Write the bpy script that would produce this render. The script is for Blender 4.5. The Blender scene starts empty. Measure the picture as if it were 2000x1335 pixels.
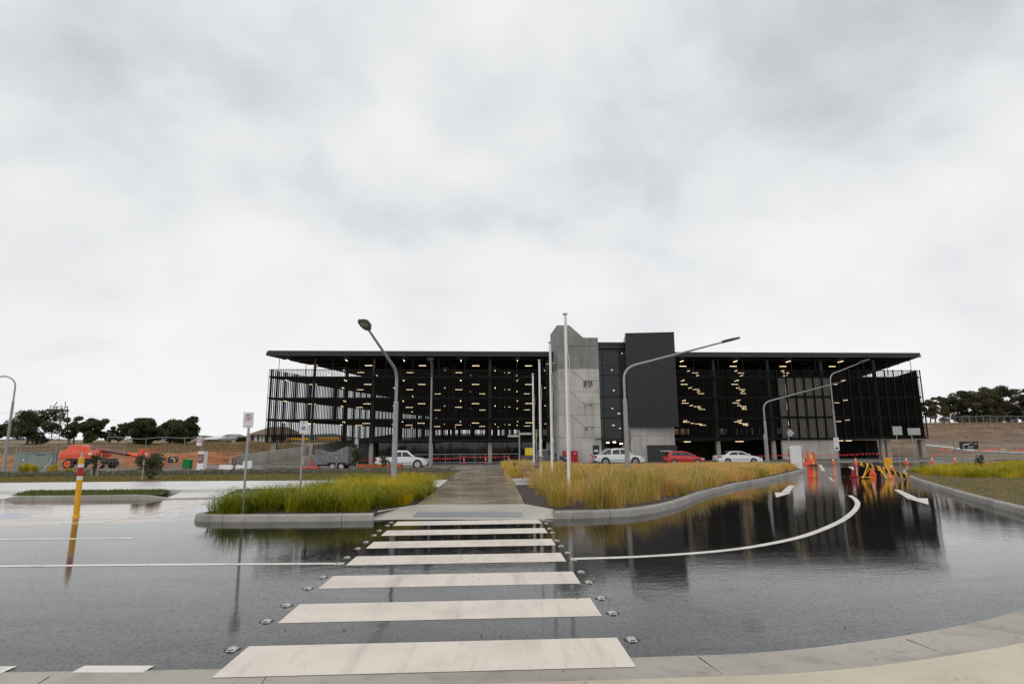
import bpy, bmesh, math, random
import numpy as np
from mathutils import Vector, Matrix
R = math.radians
random.seed(7)
S = bpy.context.scene
COL = S.collection

# ------------------------------------------------------------------ camera
FPX, YAW, PITCH, ROLL, EYE = 1130.5, R(2.268), R(9.955), R(0.377), 1.56
_fw = Vector((math.sin(YAW)*math.cos(PITCH), math.cos(YAW)*math.cos(PITCH), math.sin(PITCH)))
_r0 = Vector((math.cos(YAW), -math.sin(YAW), 0)); _u0 = _r0.cross(_fw)
_r = _r0*math.cos(ROLL) - _u0*math.sin(ROLL)
_u = _u0*math.cos(ROLL) + _r0*math.sin(ROLL)
cd = bpy.data.cameras.new('camera'); cam = bpy.data.objects.new('camera', cd); COL.objects.link(cam)
cd.sensor_width = 36; cd.lens = FPX*36/2000; cd.clip_end = 6000; cd.clip_start = 0.1
cam.matrix_world = Matrix(((_r.x, _u.x, -_fw.x, 0), (_r.y, _u.y, -_fw.y, 0), (_r.z, _u.z, -_fw.z, EYE), (0, 0, 0, 1)))
S.camera = cam
# ------------------------------------------------------------------ exposure
S.view_settings.view_transform = 'Standard'; S.view_settings.look = 'None'
S.view_settings.exposure = 0.0; S.view_settings.gamma = 1.0
S.view_settings.use_curve_mapping = False
# ------------------------------------------------------------------ world: overcast sky
W = bpy.data.worlds.new('World'); S.world = W; W.use_nodes = True
def _world():
    nt = W.node_tree; N = nt.nodes; L = nt.links; N.clear()
    out = N.new('ShaderNodeOutputWorld')
    sky = N.new('ShaderNodeTexSky'); sky.sky_type = 'NISHITA'; sky.sun_disc = False
    sky.sun_elevation = R(48); sky.sun_rotation = R(200); sky.air_density = 1; sky.dust_density = 3
    b1 = N.new('ShaderNodeBackground'); b1.inputs[1].default_value = 0.08
    L.new(sky.outputs[0], b1.inputs[0])
    tc = N.new('ShaderNodeTexCoord')
    sep = N.new('ShaderNodeSeparateXYZ'); L.new(tc.outputs['Generated'], sep.inputs[0])
    def mth(op, a, b=None, clamp=False):
        m = N.new('ShaderNodeMath'); m.operation = op; m.use_clamp = clamp
        for i, v in enumerate((a, b)):
            if v is None: continue
            if isinstance(v, (int, float)): m.inputs[i].default_value = v
            else: L.new(v, m.inputs[i])
        return m.outputs[0]
    zc = mth('MAXIMUM', sep.outputs[2], 0.0)
    den = mth('ADD', zc, 0.55)
    px = mth('DIVIDE', sep.outputs[0], den); py = mth('DIVIDE', sep.outputs[1], den)
    cmb = N.new('ShaderNodeCombineXYZ'); L.new(px, cmb.inputs[0]); L.new(py, cmb.inputs[1])
    n1 = N.new('ShaderNodeTexNoise'); n1.inputs['Scale'].default_value = 2.3; n1.inputs['Detail'].default_value = 6
    n1.inputs['Roughness'].default_value = 0.47; n1.inputs['Distortion'].default_value = 0.35
    L.new(cmb.outputs[0], n1.inputs['Vector'])
    mp = N.new('ShaderNodeMapping'); mp.inputs['Location'].default_value = (3.1, 7.7, 0); mp.inputs['Scale'].default_value = (1, 1.1, 1)
    L.new(cmb.outputs[0], mp.inputs[0])
    n2 = N.new('ShaderNodeTexNoise'); n2.inputs['Scale'].default_value = 5.2; n2.inputs['Detail'].default_value = 7
    n2.inputs['Roughness'].default_value = 0.52; n2.inputs['Distortion'].default_value = 0.15; L.new(mp.outputs[0], n2.inputs['Vector'])
    f = mth('ADD', mth('MULTIPLY', n1.outputs[0], 0.72), mth('MULTIPLY', n2.outputs[0], 0.28))
    cr = N.new('ShaderNodeValToRGB')
    e = cr.color_ramp.elements
    e[0].position = 0.36; e[0].color = (0.575, 0.595, 0.63, 1)
    e[1].position = 0.58; e[1].color = (0.88, 0.89, 0.90, 1)
    m_ = e.new(0.47); m_.color = (0.765, 0.785, 0.80, 1)
    L.new(f, cr.inputs[0])
    # brighter towards the horizon
    hz = mth('SUBTRACT', 1.0, mth('MULTIPLY', zc, 1.9), True)
    hz = mth('POWER', hz, 1.25)
    mx = N.new('ShaderNodeMix'); mx.data_type = 'RGBA'
    L.new(mth('MULTIPLY', hz, 0.95), mx.inputs[0]); L.new(cr.outputs[0], mx.inputs[6]); mx.inputs[7].default_value = (0.95, 0.955, 0.965, 1)
    b2 = N.new('ShaderNodeBackground'); b2.inputs[1].default_value = 1.0
    L.new(mx.outputs[2], b2.inputs[0])
    ms = N.new('ShaderNodeMixShader'); ms.inputs[0].default_value = 0.97
    L.new(b1.outputs[0], ms.inputs[1]); L.new(b2.outputs[0], ms.inputs[2]); L.new(ms.outputs[0], out.inputs[0])
_world()
sl = bpy.data.lights.new('sun', 'SUN'); sl.energy = 0.7; sl.angle = R(40); sl.color = (1, 0.97, 0.93)
so = bpy.data.objects.new('sun', sl); COL.objects.link(so)
so.rotation_euler = (R(42), 0, R(-20))

# ------------------------------------------------------------------ layout helpers
def ray(px, py): return _fw*FPX + _r*(px-1000) + _u*(667.5-py)
def at(px, py, Y):
    d = ray(px, py); t = Y/d.y
    return Vector((d.x*t, Y, EYE + d.z*t))
def lerp(a, b, t): return a+(b-a)*t
def pw(x, pts):
    if x <= pts[0][0]: return pts[0][1]
    for (a, va), (b, vb) in zip(pts, pts[1:]):
        if x <= b: return lerp(va, vb, (x-a)/(b-a))
    return pts[-1][1]
DROP = [(34, 0), (62, -.92), (82, -1.2), (900, -1.2)]
KNOTS = (6, 34, 62, 82)
XK = [(-32, .55), (-15, 1)]
DROPR = [(6, 0), (34, -.55), (62, -.92), (82, -1.2), (900, -1.2)]
WR = [(1.5, 0), (9, 1)]
def g0(x, y): return 0.0037*max(-60, min(60, x)) + pw(y, DROP)*pw(x, XK)
def g(x, y):
    """paved ground: level by the crossing, falling to the street; the entrance road at the right falls sooner"""
    w = pw(x, WR)
    return 0.0037*max(-60, min(60, x)) + (pw(y, DROP)*pw(x, XK)*(1-w) + pw(y, DROPR)*w if w else pw(y, DROP)*pw(x, XK))
def RM1(x, y, z=None):
    """follow the line of sight through a point of the level survey down to the real ground"""
    z = g0(x, y) if z is None else z; t = 1.0
    for _ in range(60): t = lerp(t, (EYE-g(x*t, y*t))/(EYE-z), .8)
    return x*t, y*t
def RM(pts): return [RM1(*p) if p[0] > 1.2 else tuple(p) for p in pts]
def gp(px, py):
    d = ray(px, py); x = 0
    for _ in range(4): t = (-EYE+0.0037*x)/d.z; x = d.x*t
    return RM1(d.x*t, d.y*t, .0037*x)
def base(px, Y, py=905):
    for _ in range(8):
        p = at(px, py, Y); e = p.z - g0(p.x, p.y); py += e*1150/Y
    x, y = RM1(p.x, p.y)
    return Vector((x, y, g(x, y)))

# ------------------------------------------------------------------ mesh collector
class MB:
    def __init__(s): s.v = []; s.f = []; s.m = []
    def add(s, vs, fs, mi=0):
        o = len(s.v); s.v += [tuple(v) for v in vs]
        for f in fs: s.f.append([i+o for i in f]); s.m.append(mi)
    def box(s, c, d, rz=0, mi=0, top=None):
        x, y, z = [k/2 for k in d]; co, si = math.cos(rz), math.sin(rz)
        tx, ty = top if top else (1, 1)
        vs = []
        for sz, fx, fy in ((-z, 1, 1), (z, tx, ty)):
            for a, b in ((-x, -y), (x, -y), (x, y), (-x, y)):
                a *= fx; b *= fy
                vs.append((c[0]+a*co-b*si, c[1]+a*si+b*co, c[2]+sz))
        s.add(vs, [(3, 2, 1, 0), (4, 5, 6, 7), (0, 1, 5, 4), (1, 2, 6, 5), (2, 3, 7, 6), (3, 0, 4, 7)], mi)
        return s
    def bx(s, a, b, mi=0):
        return s.box([(p+q)/2 for p, q in zip(a, b)], [abs(q-p) for p, q in zip(a, b)], 0, mi)
    def tube(s, pts, rs, n=8, mi=0, cap=True):
        pts = [Vector(p) for p in pts]
        if isinstance(rs, (int, float)): rs = [rs]*len(pts)
        o = len(s.v); pu = None
        for i, p in enumerate(pts):
            t = (pts[min(i+1, len(pts)-1)] - pts[max(i-1, 0)])
            t = t.normalized() if t.length > 1e-9 else Vector((0, 0, 1))
            if pu is None:
                pu = t.orthogonal().normalized()
            pu = (pu - t*pu.dot(t)); pu = pu.normalized() if pu.length > 1e-6 else t.orthogonal().normalized()
            w = t.cross(pu)
            for k in range(n):
                a = 2*math.pi*(k+.5)/n
                s.v.append(tuple(p + (pu*math.cos(a) + w*math.sin(a))*rs[i]))
        for i in range(len(pts)-1):
            for k in range(n):
                k2 = (k+1) % n
                s.f.append([o+i*n+k, o+i*n+k2, o+(i+1)*n+k2, o+(i+1)*n+k]); s.m.append(mi)
        if cap:
            s.f.append([o+k for k in range(n)][::-1]); s.m.append(mi)
            e = o+(len(pts)-1)*n
            s.f.append([e+k for k in range(n)]); s.m.append(mi)
        return s
    def prism(s, poly, z0, z1, mi=0):
        n = len(poly)
        vs = [(x, y, z0) for x, y in poly] + [(x, y, z1) for x, y in poly]
        fs = [list(range(n))[::-1], list(range(n, 2*n))] + [[i, (i+1) % n, n+(i+1) % n, n+i] for i in range(n)]
        s.add(vs, fs, mi); return s
    def side(s, poly, w, w2=None, z0=0, z1=1, mi=0, y=0):
        """outline in (x,z) extruded across y; half width w at z0 going linearly to w2 at z1"""
        w2 = w if w2 is None else w2
        hw = lambda z: lerp(w, w2, (z-z0)/(z1-z0))
        n = len(poly)
        vs = [(x, y-hw(z), z) for x, z in poly] + [(x, y+hw(z), z) for x, z in poly]
        s.add(vs, [list(range(n)), list(range(n, 2*n))[::-1]] + [[i, n+i, n+(i+1) % n, (i+1) % n] for i in range(n)], mi)
        return s
    def front(s, poly, y0, y1, mi=0):
        """outline in (x,z) extruded from y0 to y1"""
        n = len(poly)
        vs = [(x, y0, z) for x, z in poly] + [(x, y1, z) for x, z in poly]
        s.add(vs, [list(range(n)), list(range(n, 2*n))[::-1]] + [[i, n+i, n+(i+1) % n, (i+1) % n] for i in range(n)], mi)
        return s
    def lathe(s, prof, n=16, c=(0, 0, 0), mi=0):
        o = len(s.v)
        for r, z in prof:
            for k in range(n):
                a = 2*math.pi*k/n; s.v.append((c[0]+r*math.cos(a), c[1]+r*math.sin(a), c[2]+z))
        for i in range(len(prof)-1):
            for k in range(n):
                k2 = (k+1) % n
                s.f.append([o+i*n+k, o+i*n+k2, o+(i+1)*n+k2, o+(i+1)*n+k]); s.m.append(mi)
        s.f.append([o+k for k in range(n)][::-1]); s.m.append(mi)
        e = o+(len(prof)-1)*n; s.f.append([e+k for k in range(n)]); s.m.append(mi)
        return s
    def build(s, name, mats, parent=None, smooth=False, loc=(0, 0, 0), rz=0, bevel=0, fixn=True):
        me = bpy.data.meshes.new(name); me.from_pydata(s.v, [], s.f)
        mats = mats if isinstance(mats, (list, tuple)) else [mats]
        for m in mats: me.materials.append(m)
        if len(mats) > 1: me.polygons.foreach_set('material_index', s.m)
        if fixn or bevel:
            bm = bmesh.new(); bm.from_mesh(me)
            if bevel:
                es = [e for e in bm.edges if len(e.link_faces) == 2 and e.calc_face_angle(0) > .5]
                bmesh.ops.bevel(bm, geom=es, offset=bevel, segments=2, affect='EDGES', profile=.6, clamp_overlap=True)
            if fixn: bmesh.ops.recalc_face_normals(bm, faces=bm.faces)
            bm.to_mesh(me); bm.free()
        if smooth:
            me.polygons.foreach_set('use_smooth', [True]*len(me.polygons))
            try: me.set_sharp_from_angle(angle=R(40))
            except Exception: pass
        o = bpy.data.objects.new(name, me); COL.objects.link(o)
        o.location = loc; o.rotation_euler = (0, 0, rz)
        if parent: o.parent = parent
        return o
def thing(name, label, cat, loc=(0, 0, 0), rz=0, group=None):
    o = bpy.data.objects.new(name, None); o.empty_display_size = .2; COL.objects.link(o)
    o.location = loc; o.rotation_euler = (0, 0, rz); return tag(o, label, cat, group)
def tag(o, label, cat, group=None):
    o['label'] = label; o['category'] = cat
    if group: o['group'] = group
    return o
def struct(o, kind='structure'): o['kind'] = kind; return o
def dup(root, loc, rz, label, group=None):
    r = root.copy(); COL.objects.link(r); r.location = loc; r.rotation_euler = (0, 0, rz); r['label'] = label
    if group: r['group'] = group
    for ch in list(root.children):
        c = ch.copy(); COL.objects.link(c); c.parent = r
        for q in list(ch.children):
            d = q.copy(); COL.objects.link(d); d.parent = c
    return r
def text_mesh(txt, size, name, material, parent, loc, rot, align='CENTER'):
    cu = bpy.data.curves.new(name, 'FONT'); cu.body = txt; cu.size = size; cu.align_x = align; cu.align_y = 'CENTER'; cu.extrude = .0008
    t = bpy.data.objects.new(name, cu); COL.objects.link(t)
    dg = bpy.context.evaluated_depsgraph_get(); me = bpy.data.meshes.new_from_object(t.evaluated_get(dg))
    bpy.data.objects.remove(t); bpy.data.curves.remove(cu)
    me.materials.clear(); me.materials.append(material)
    o = bpy.data.objects.new(name, me); COL.objects.link(o); o.location = loc; o.rotation_euler = rot; o.parent = parent
    return o

# ------------------------------------------------------------------ materials
def mat(name, col, rough=.6, metal=0, var=0, vs=4, bump=0, bs=40, spec=.5, coat=0, detail=5, emis=None, es=0, stretch=None, col2=None, bd=.02):
    m = bpy.data.materials.new(name); m.use_nodes = True
    nt = m.node_tree; N = nt.nodes; L = nt.links; b = N['Principled BSDF']
    b.inputs['Base Color'].default_value = (*col, 1); b.inputs['Roughness'].default_value = rough
    b.inputs['Metallic'].default_value = metal; b.inputs['Specular IOR Level'].default_value = spec
    b.inputs['Coat Weight'].default_value = coat; b.inputs['Coat Roughness'].default_value = .05
    if emis: b.inputs['Emission Color'].default_value = (*emis, 1); b.inputs['Emission Strength'].default_value = es
    if var or bump:
        tc = N.new('ShaderNodeTexCoord'); vec = tc.outputs['Object']
        if stretch:
            mp = N.new('ShaderNodeMapping'); mp.inputs['Scale'].default_value = stretch; L.new(vec, mp.inputs[0]); vec = mp.outputs[0]
    if var:
        n = N.new('ShaderNodeTexNoise'); n.inputs['Scale'].default_value = vs; n.inputs['Detail'].default_value = detail; n.inputs['Roughness'].default_value = .6
        L.new(vec, n.inputs['Vector'])
        cr = N.new('ShaderNodeValToRGB'); e = cr.color_ramp.elements
        lo = [c*(1-var) for c in col]; hi = list(col2) if col2 else [min(1, c*(1+var)) for c in col]
        e[0].position = .33; e[0].color = (*lo, 1); e[1].position = .67; e[1].color = (*hi, 1)
        L.new(n.outputs[0], cr.inputs[0]); L.new(cr.outputs[0], b.inputs['Base Color'])
        mr = N.new('ShaderNodeMapRange'); mr.inputs[3].default_value = rough*.85; mr.inputs[4].default_value = min(1, rough*1.15)
        L.new(n.outputs[0], mr.inputs[0]); L.new(mr.outputs[0], b.inputs['Roughness'])
    if bump:
        n = N.new('ShaderNodeTexNoise'); n.inputs['Scale'].default_value = bs; n.inputs['Detail'].default_value = 4
        L.new(vec, n.inputs['Vector'])
        bp = N.new('ShaderNodeBump'); bp.inputs['Strength'].default_value = bump; bp.inputs['Distance'].default_value = bd
        L.new(n.outputs[0], bp.inputs['Height']); L.new(bp.outputs[0], b.inputs['Normal'])
    return m

def wet(name, dry, puddle_rough=.06, film_rough=.25, ior=1.6, pscale=.35, thr=(.42, .58), fine=220, bump=.25, mud=None, ripple=.010, chop=.03, st=(.55, 1.6, 1)):
    """rain-wet paving: smooth puddled patches among a rougher water film"""
    m = bpy.data.materials.new(name); m.use_nodes = True
    nt = m.node_tree; N = nt.nodes; L = nt.links; b = N['Principled BSDF']
    tc = N.new('ShaderNodeTexCoord'); ob = tc.outputs['Object']
    def noise(sc, det=4, vec=ob, dist=0, rg=.55):
        n = N.new('ShaderNodeTexNoise'); n.inputs['Scale'].default_value = sc; n.inputs['Detail'].default_value = det
        n.inputs['Distortion'].default_value = dist; n.inputs['Roughness'].default_value = rg
        L.new(vec, n.inputs['Vector']); return n.outputs[0]
    mp = N.new('ShaderNodeMapping'); mp.inputs['Scale'].default_value = st; L.new(ob, mp.inputs[0])
    pn = noise(pscale, 5, mp.outputs[0], .4)
    mask = N.new('ShaderNodeMapRange'); mask.inputs[1].default_value = thr[0]; mask.inputs[2].default_value = thr[1]; L.new(pn, mask.inputs[0])
    agg = noise(fine, 2)
    big = noise(.9, 6)
    cr = N.new('ShaderNodeValToRGB'); e = cr.color_ramp.elements
    e[0].position = .35; e[0].color = (*[c*.6 for c in dry], 1); e[1].position = .68; e[1].color = (*[c*1.5 for c in dry], 1)
    ad = N.new('ShaderNodeMath'); ad.operation = 'ADD'; 
    m1 = N.new('ShaderNodeMath'); m1.operation = 'MULTIPLY'; m1.inputs[1].default_value = .5; L.new(agg, m1.inputs[0])
    m2 = N.new('ShaderNodeMath'); m2.operation = 'MULTIPLY'; m2.inputs[1].default_value = .5; L.new(big, m2.inputs[0])
    L.new(m1.outputs[0], ad.inputs[0]); L.new(m2.outputs[0], ad.inputs[1]); L.new(ad.outputs[0], cr.inputs[0])
    colr = cr.outputs[0]
    if mud:
        (x0, x1, y0, y1), mc = mud
        sp = N.new('ShaderNodeSeparateXYZ'); L.new(ob, sp.inputs[0])
        def band(o, a, c):
            r1 = N.new('ShaderNodeMapRange'); r1.interpolation_type = 'SMOOTHSTEP'; r1.inputs[1].default_value = a-1.2; r1.inputs[2].default_value = a+1.2; L.new(o, r1.inputs[0])
            r2 = N.new('ShaderNodeMapRange'); r2.interpolation_type = 'SMOOTHSTEP'; r2.inputs[1].default_value = c+1.2; r2.inputs[2].default_value = c-1.2; L.new(o, r2.inputs[0])
            q = N.new('ShaderNodeMath'); q.operation = 'MULTIPLY'; L.new(r1.outputs[0], q.inputs[0]); L.new(r2.outputs[0], q.inputs[1]); return q.outputs[0]
        q = N.new('ShaderNodeMath'); q.operation = 'MULTIPLY'; L.new(band(sp.outputs[0], x0, x1), q.inputs[0]); L.new(band(sp.outputs[1], y0, y1), q.inputs[1])
        mp2 = N.new('ShaderNodeMapping'); mp2.inputs['Rotation'].default_value = (0, 0, R(-22)); mp2.inputs['Scale'].default_value = (.16, 2.2, 1); L.new(ob, mp2.inputs[0])
        st = noise(1.1, 5, mp2.outputs[0], .3)
        sr = N.new('ShaderNodeMapRange'); sr.inputs[1].default_value = .42; sr.inputs[2].default_value = .6; L.new(st, sr.inputs[0])
        q2 = N.new('ShaderNodeMath'); q2.operation = 'MULTIPLY'; L.new(q.outputs[0], q2.inputs[0]); L.new(sr.outputs[0], q2.inputs[1])
        mx = N.new('ShaderNodeMix'); mx.data_type = 'RGBA'; L.new(q2.outputs[0], mx.inputs[0]); L.new(colr, mx.inputs[6]); mx.inputs[7].default_value = (*mc, 1); colr = mx.outputs[2]
    L.new(colr, b.inputs['Base Color'])
    rr = N.new('ShaderNodeMapRange'); rr.inputs[3].default_value = film_rough; rr.inputs[4].default_value = puddle_rough; L.new(mask.outputs[0], rr.inputs[0])
    L.new(rr.outputs[0], b.inputs['Roughness'])
    b.inputs['IOR'].default_value = ior
    # aggregate standing proud of the film: broken, grainy sheen
    gr = noise(34, 8, ob, 0, .72); gb = noise(2.4, 6, mp.outputs[0], .5)
    s1 = N.new('ShaderNodeMapRange'); s1.inputs[1].default_value = .36; s1.inputs[2].default_value = .66; s1.inputs[3].default_value = .06; s1.inputs[4].default_value = .58; L.new(gr, s1.inputs[0])
    s2 = N.new('ShaderNodeMapRange'); s2.inputs[1].default_value = .35; s2.inputs[2].default_value = .65; s2.inputs[3].default_value = .72; s2.inputs[4].default_value = 1.15; L.new(gb, s2.inputs[0])
    sm = N.new('ShaderNodeMath'); sm.operation = 'MULTIPLY'; L.new(s1.outputs[0], sm.inputs[0]); L.new(s2.outputs[0], sm.inputs[1]); L.new(sm.outputs[0], b.inputs['Specular IOR Level'])
    # gentle wind ripples in puddles, stone texture through the film
    rip = noise(3.2, 3, mp.outputs[0], .6)
    b1 = N.new('ShaderNodeBump'); b1.inputs['Strength'].default_value = ripple; b1.inputs['Distance'].default_value = .1; L.new(rip, b1.inputs['Height'])
    chp = noise(21, 3, mp.outputs[0], .8)
    b0 = N.new('ShaderNodeBump'); b0.inputs['Strength'].default_value = chop; b0.inputs['Distance'].default_value = .012; L.new(chp, b0.inputs['Height']); L.new(b1.outputs[0], b0.inputs['Normal'])
    b2 = N.new('ShaderNodeBump'); b2.inputs['Distance'].default_value = .004; L.new(agg, b2.inputs['Height']); L.new(b0.outputs[0], b2.inputs['Normal'])
    bs = N.new('ShaderNodeMapRange'); bs.inputs[3].default_value = bump; bs.inputs[4].default_value = bump*.08; L.new(mask.outputs[0], bs.inputs[0]); L.new(bs.outputs[0], b2.inputs['Strength'])
    L.new(b2.outputs[0], b.inputs['Normal'])
    return m

def worn(name, col):
    """thermoplastic paint: faint tyre dirt, hairline wear and grit showing through"""
    m = bpy.data.materials.new(name); m.use_nodes = True
    nt = m.node_tree; N = nt.nodes; L = nt.links; b = N['Principled BSDF']; tc = N.new('ShaderNodeTexCoord')
    def nz(sc, det, st=(1, 1, 1), dist=0):
        mp = N.new('ShaderNodeMapping'); mp.inputs['Scale'].default_value = st; L.new(tc.outputs['Object'], mp.inputs[0])
        n = N.new('ShaderNodeTexNoise'); n.inputs['Scale'].default_value = sc; n.inputs['Detail'].default_value = det; n.inputs['Distortion'].default_value = dist; n.inputs['Roughness'].default_value = .65
        L.new(mp.outputs[0], n.inputs['Vector']); return n.outputs[0]
    def mix(f, a, c, lo, hi):
        r = N.new('ShaderNodeMapRange'); r.inputs[1].default_value = lo; r.inputs[2].default_value = hi; L.new(f, r.inputs[0])
        x = N.new('ShaderNodeMix'); x.data_type = 'RGBA'; L.new(r.outputs[0], x.inputs[0])
        if isinstance(a, tuple): x.inputs[6].default_value = a
        else: L.new(a, x.inputs[6])
        x.inputs[7].default_value = c; return x.outputs[2]
    c0 = (*col, 1); d = lambda k: (col[0]*k, col[1]*k*.99, col[2]*k*.97, 1)
    c = mix(nz(1.6, 6), c0, d(.80), .45, .72)
    c = mix(nz(1.3, 5, (3.2, .35, 1), .3), c, d(.66), .52, .72)
    c = mix(nz(60, 3), c, d(.5), .62, .78)
    c = mix(nz(26, 4), c, d(.62), .60, .78)
    c = mix(nz(9, 8, (1, 1, 1), .5), c, (.10, .095, .09, 1), .70, .76)
    L.new(c, b.inputs['Base Color']); b.inputs['Roughness'].default_value = .36
    bp = N.new('ShaderNodeBump'); bp.inputs['Strength'].default_value = .3; bp.inputs['Distance'].default_value = .004; L.new(nz(130, 3), bp.inputs['Height']); L.new(bp.outputs[0], b.inputs['Normal'])
    return m
def castcon(name, col, streak=.35, speck=.5):
    """precast concrete: cloudy tone, vertical rain streaks, pitting"""
    m = bpy.data.materials.new(name); m.use_nodes = True
    nt = m.node_tree; N = nt.nodes; L = nt.links; b = N['Principled BSDF']; tc = N.new('ShaderNodeTexCoord')
    def nz(sc, det, st=(1, 1, 1), rg=.6):
        mp = N.new('ShaderNodeMapping'); mp.inputs['Scale'].default_value = st; L.new(tc.outputs['Object'], mp.inputs[0])
        n = N.new('ShaderNodeTexNoise'); n.inputs['Scale'].default_value = sc; n.inputs['Detail'].default_value = det; n.inputs['Roughness'].default_value = rg
        L.new(mp.outputs[0], n.inputs['Vector']); return n.outputs[0]
    def mul(f, a, k, lo, hi):
        r = N.new('ShaderNodeMapRange'); r.inputs[1].default_value = lo; r.inputs[2].default_value = hi; r.inputs[3].default_value = 1; r.inputs[4].default_value = k; L.new(f, r.inputs[0])
        x = N.new('ShaderNodeMix'); x.data_type = 'RGBA'; x.blend_type = 'MULTIPLY'; x.inputs[0].default_value = 1
        if isinstance(a, tuple): x.inputs[6].default_value = a
        else: L.new(a, x.inputs[6])
        cb = N.new('ShaderNodeCombineColor'); [L.new(r.outputs[0], cb.inputs[i]) for i in range(3)]; L.new(cb.outputs[0], x.inputs[7]); return x.outputs[2]
    c = mul(nz(.35, 7), (*col, 1), .68, .38, .66)
    c = mul(nz(2.2, 6, (1, 1, .12)), c, 1-streak, .50, .74)
    c = mul(nz(5, 8, rg=.75), c, 1-.3*speck, .55, .75)
    c = mul(nz(14, 3), c, 1-.35*speck, .64, .72)
    L.new(c, b.inputs['Base Color']); b.inputs['Roughness'].default_value = .7
    bp = N.new('ShaderNodeBump'); bp.inputs['Strength'].default_value = .2; bp.inputs['Distance'].default_value = .02; L.new(nz(9, 5), bp.inputs['Height']); L.new(bp.outputs[0], b.inputs['Normal'])
    return m
def leafmat(name, c1, c2, rough=.55, sheen=0):
    m = bpy.data.materials.new(name); m.use_nodes = True
    nt = m.node_tree; N = nt.nodes; L = nt.links; b = N['Principled BSDF']
    a = N.new('ShaderNodeAttribute'); a.attribute_name = 'tint'
    mx = N.new('ShaderNodeMix'); mx.data_type = 'RGBA'; L.new(a.outputs['Fac'], mx.inputs[0])
    mx.inputs[6].default_value = (*c1, 1); mx.inputs[7].default_value = (*c2, 1)
    L.new(mx.outputs[2], b.inputs['Base Color']); b.inputs['Roughness'].default_value = rough; b.inputs['Specular IOR Level'].default_value = .25
    tr = N.new('ShaderNodeBsdfTranslucent'); L.new(mx.outputs[2], tr.inputs[0])
    ms = N.new('ShaderNodeMixShader'); ms.inputs[0].default_value = .3
    L.new(b.outputs[0], ms.inputs[1]); L.new(tr.outputs[0], ms.inputs[2]); L.new(ms.outputs[0], N['Material Output'].inputs[0])
    return m
def glass(name, tint, clear=.5, rough=.02):
    m = bpy.data.materials.new(name); m.use_nodes = True
    nt = m.node_tree; N = nt.nodes; L = nt.links; b = N['Principled BSDF']
    b.inputs['Base Color'].default_value = (*[c*.25 for c in tint], 1); b.inputs['Roughness'].default_value = rough; b.inputs['IOR'].default_value = 1.52
    t = N.new('ShaderNodeBsdfTransparent'); t.inputs[0].default_value = (*tint, 1)
    ms = N.new('ShaderNodeMixShader'); ms.inputs[0].default_value = clear
    L.new(b.outputs[0], ms.inputs[1]); L.new(t.outputs[0], ms.inputs[2]); L.new(ms.outputs[0], N['Material Output'].inputs[0])
    return m

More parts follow.
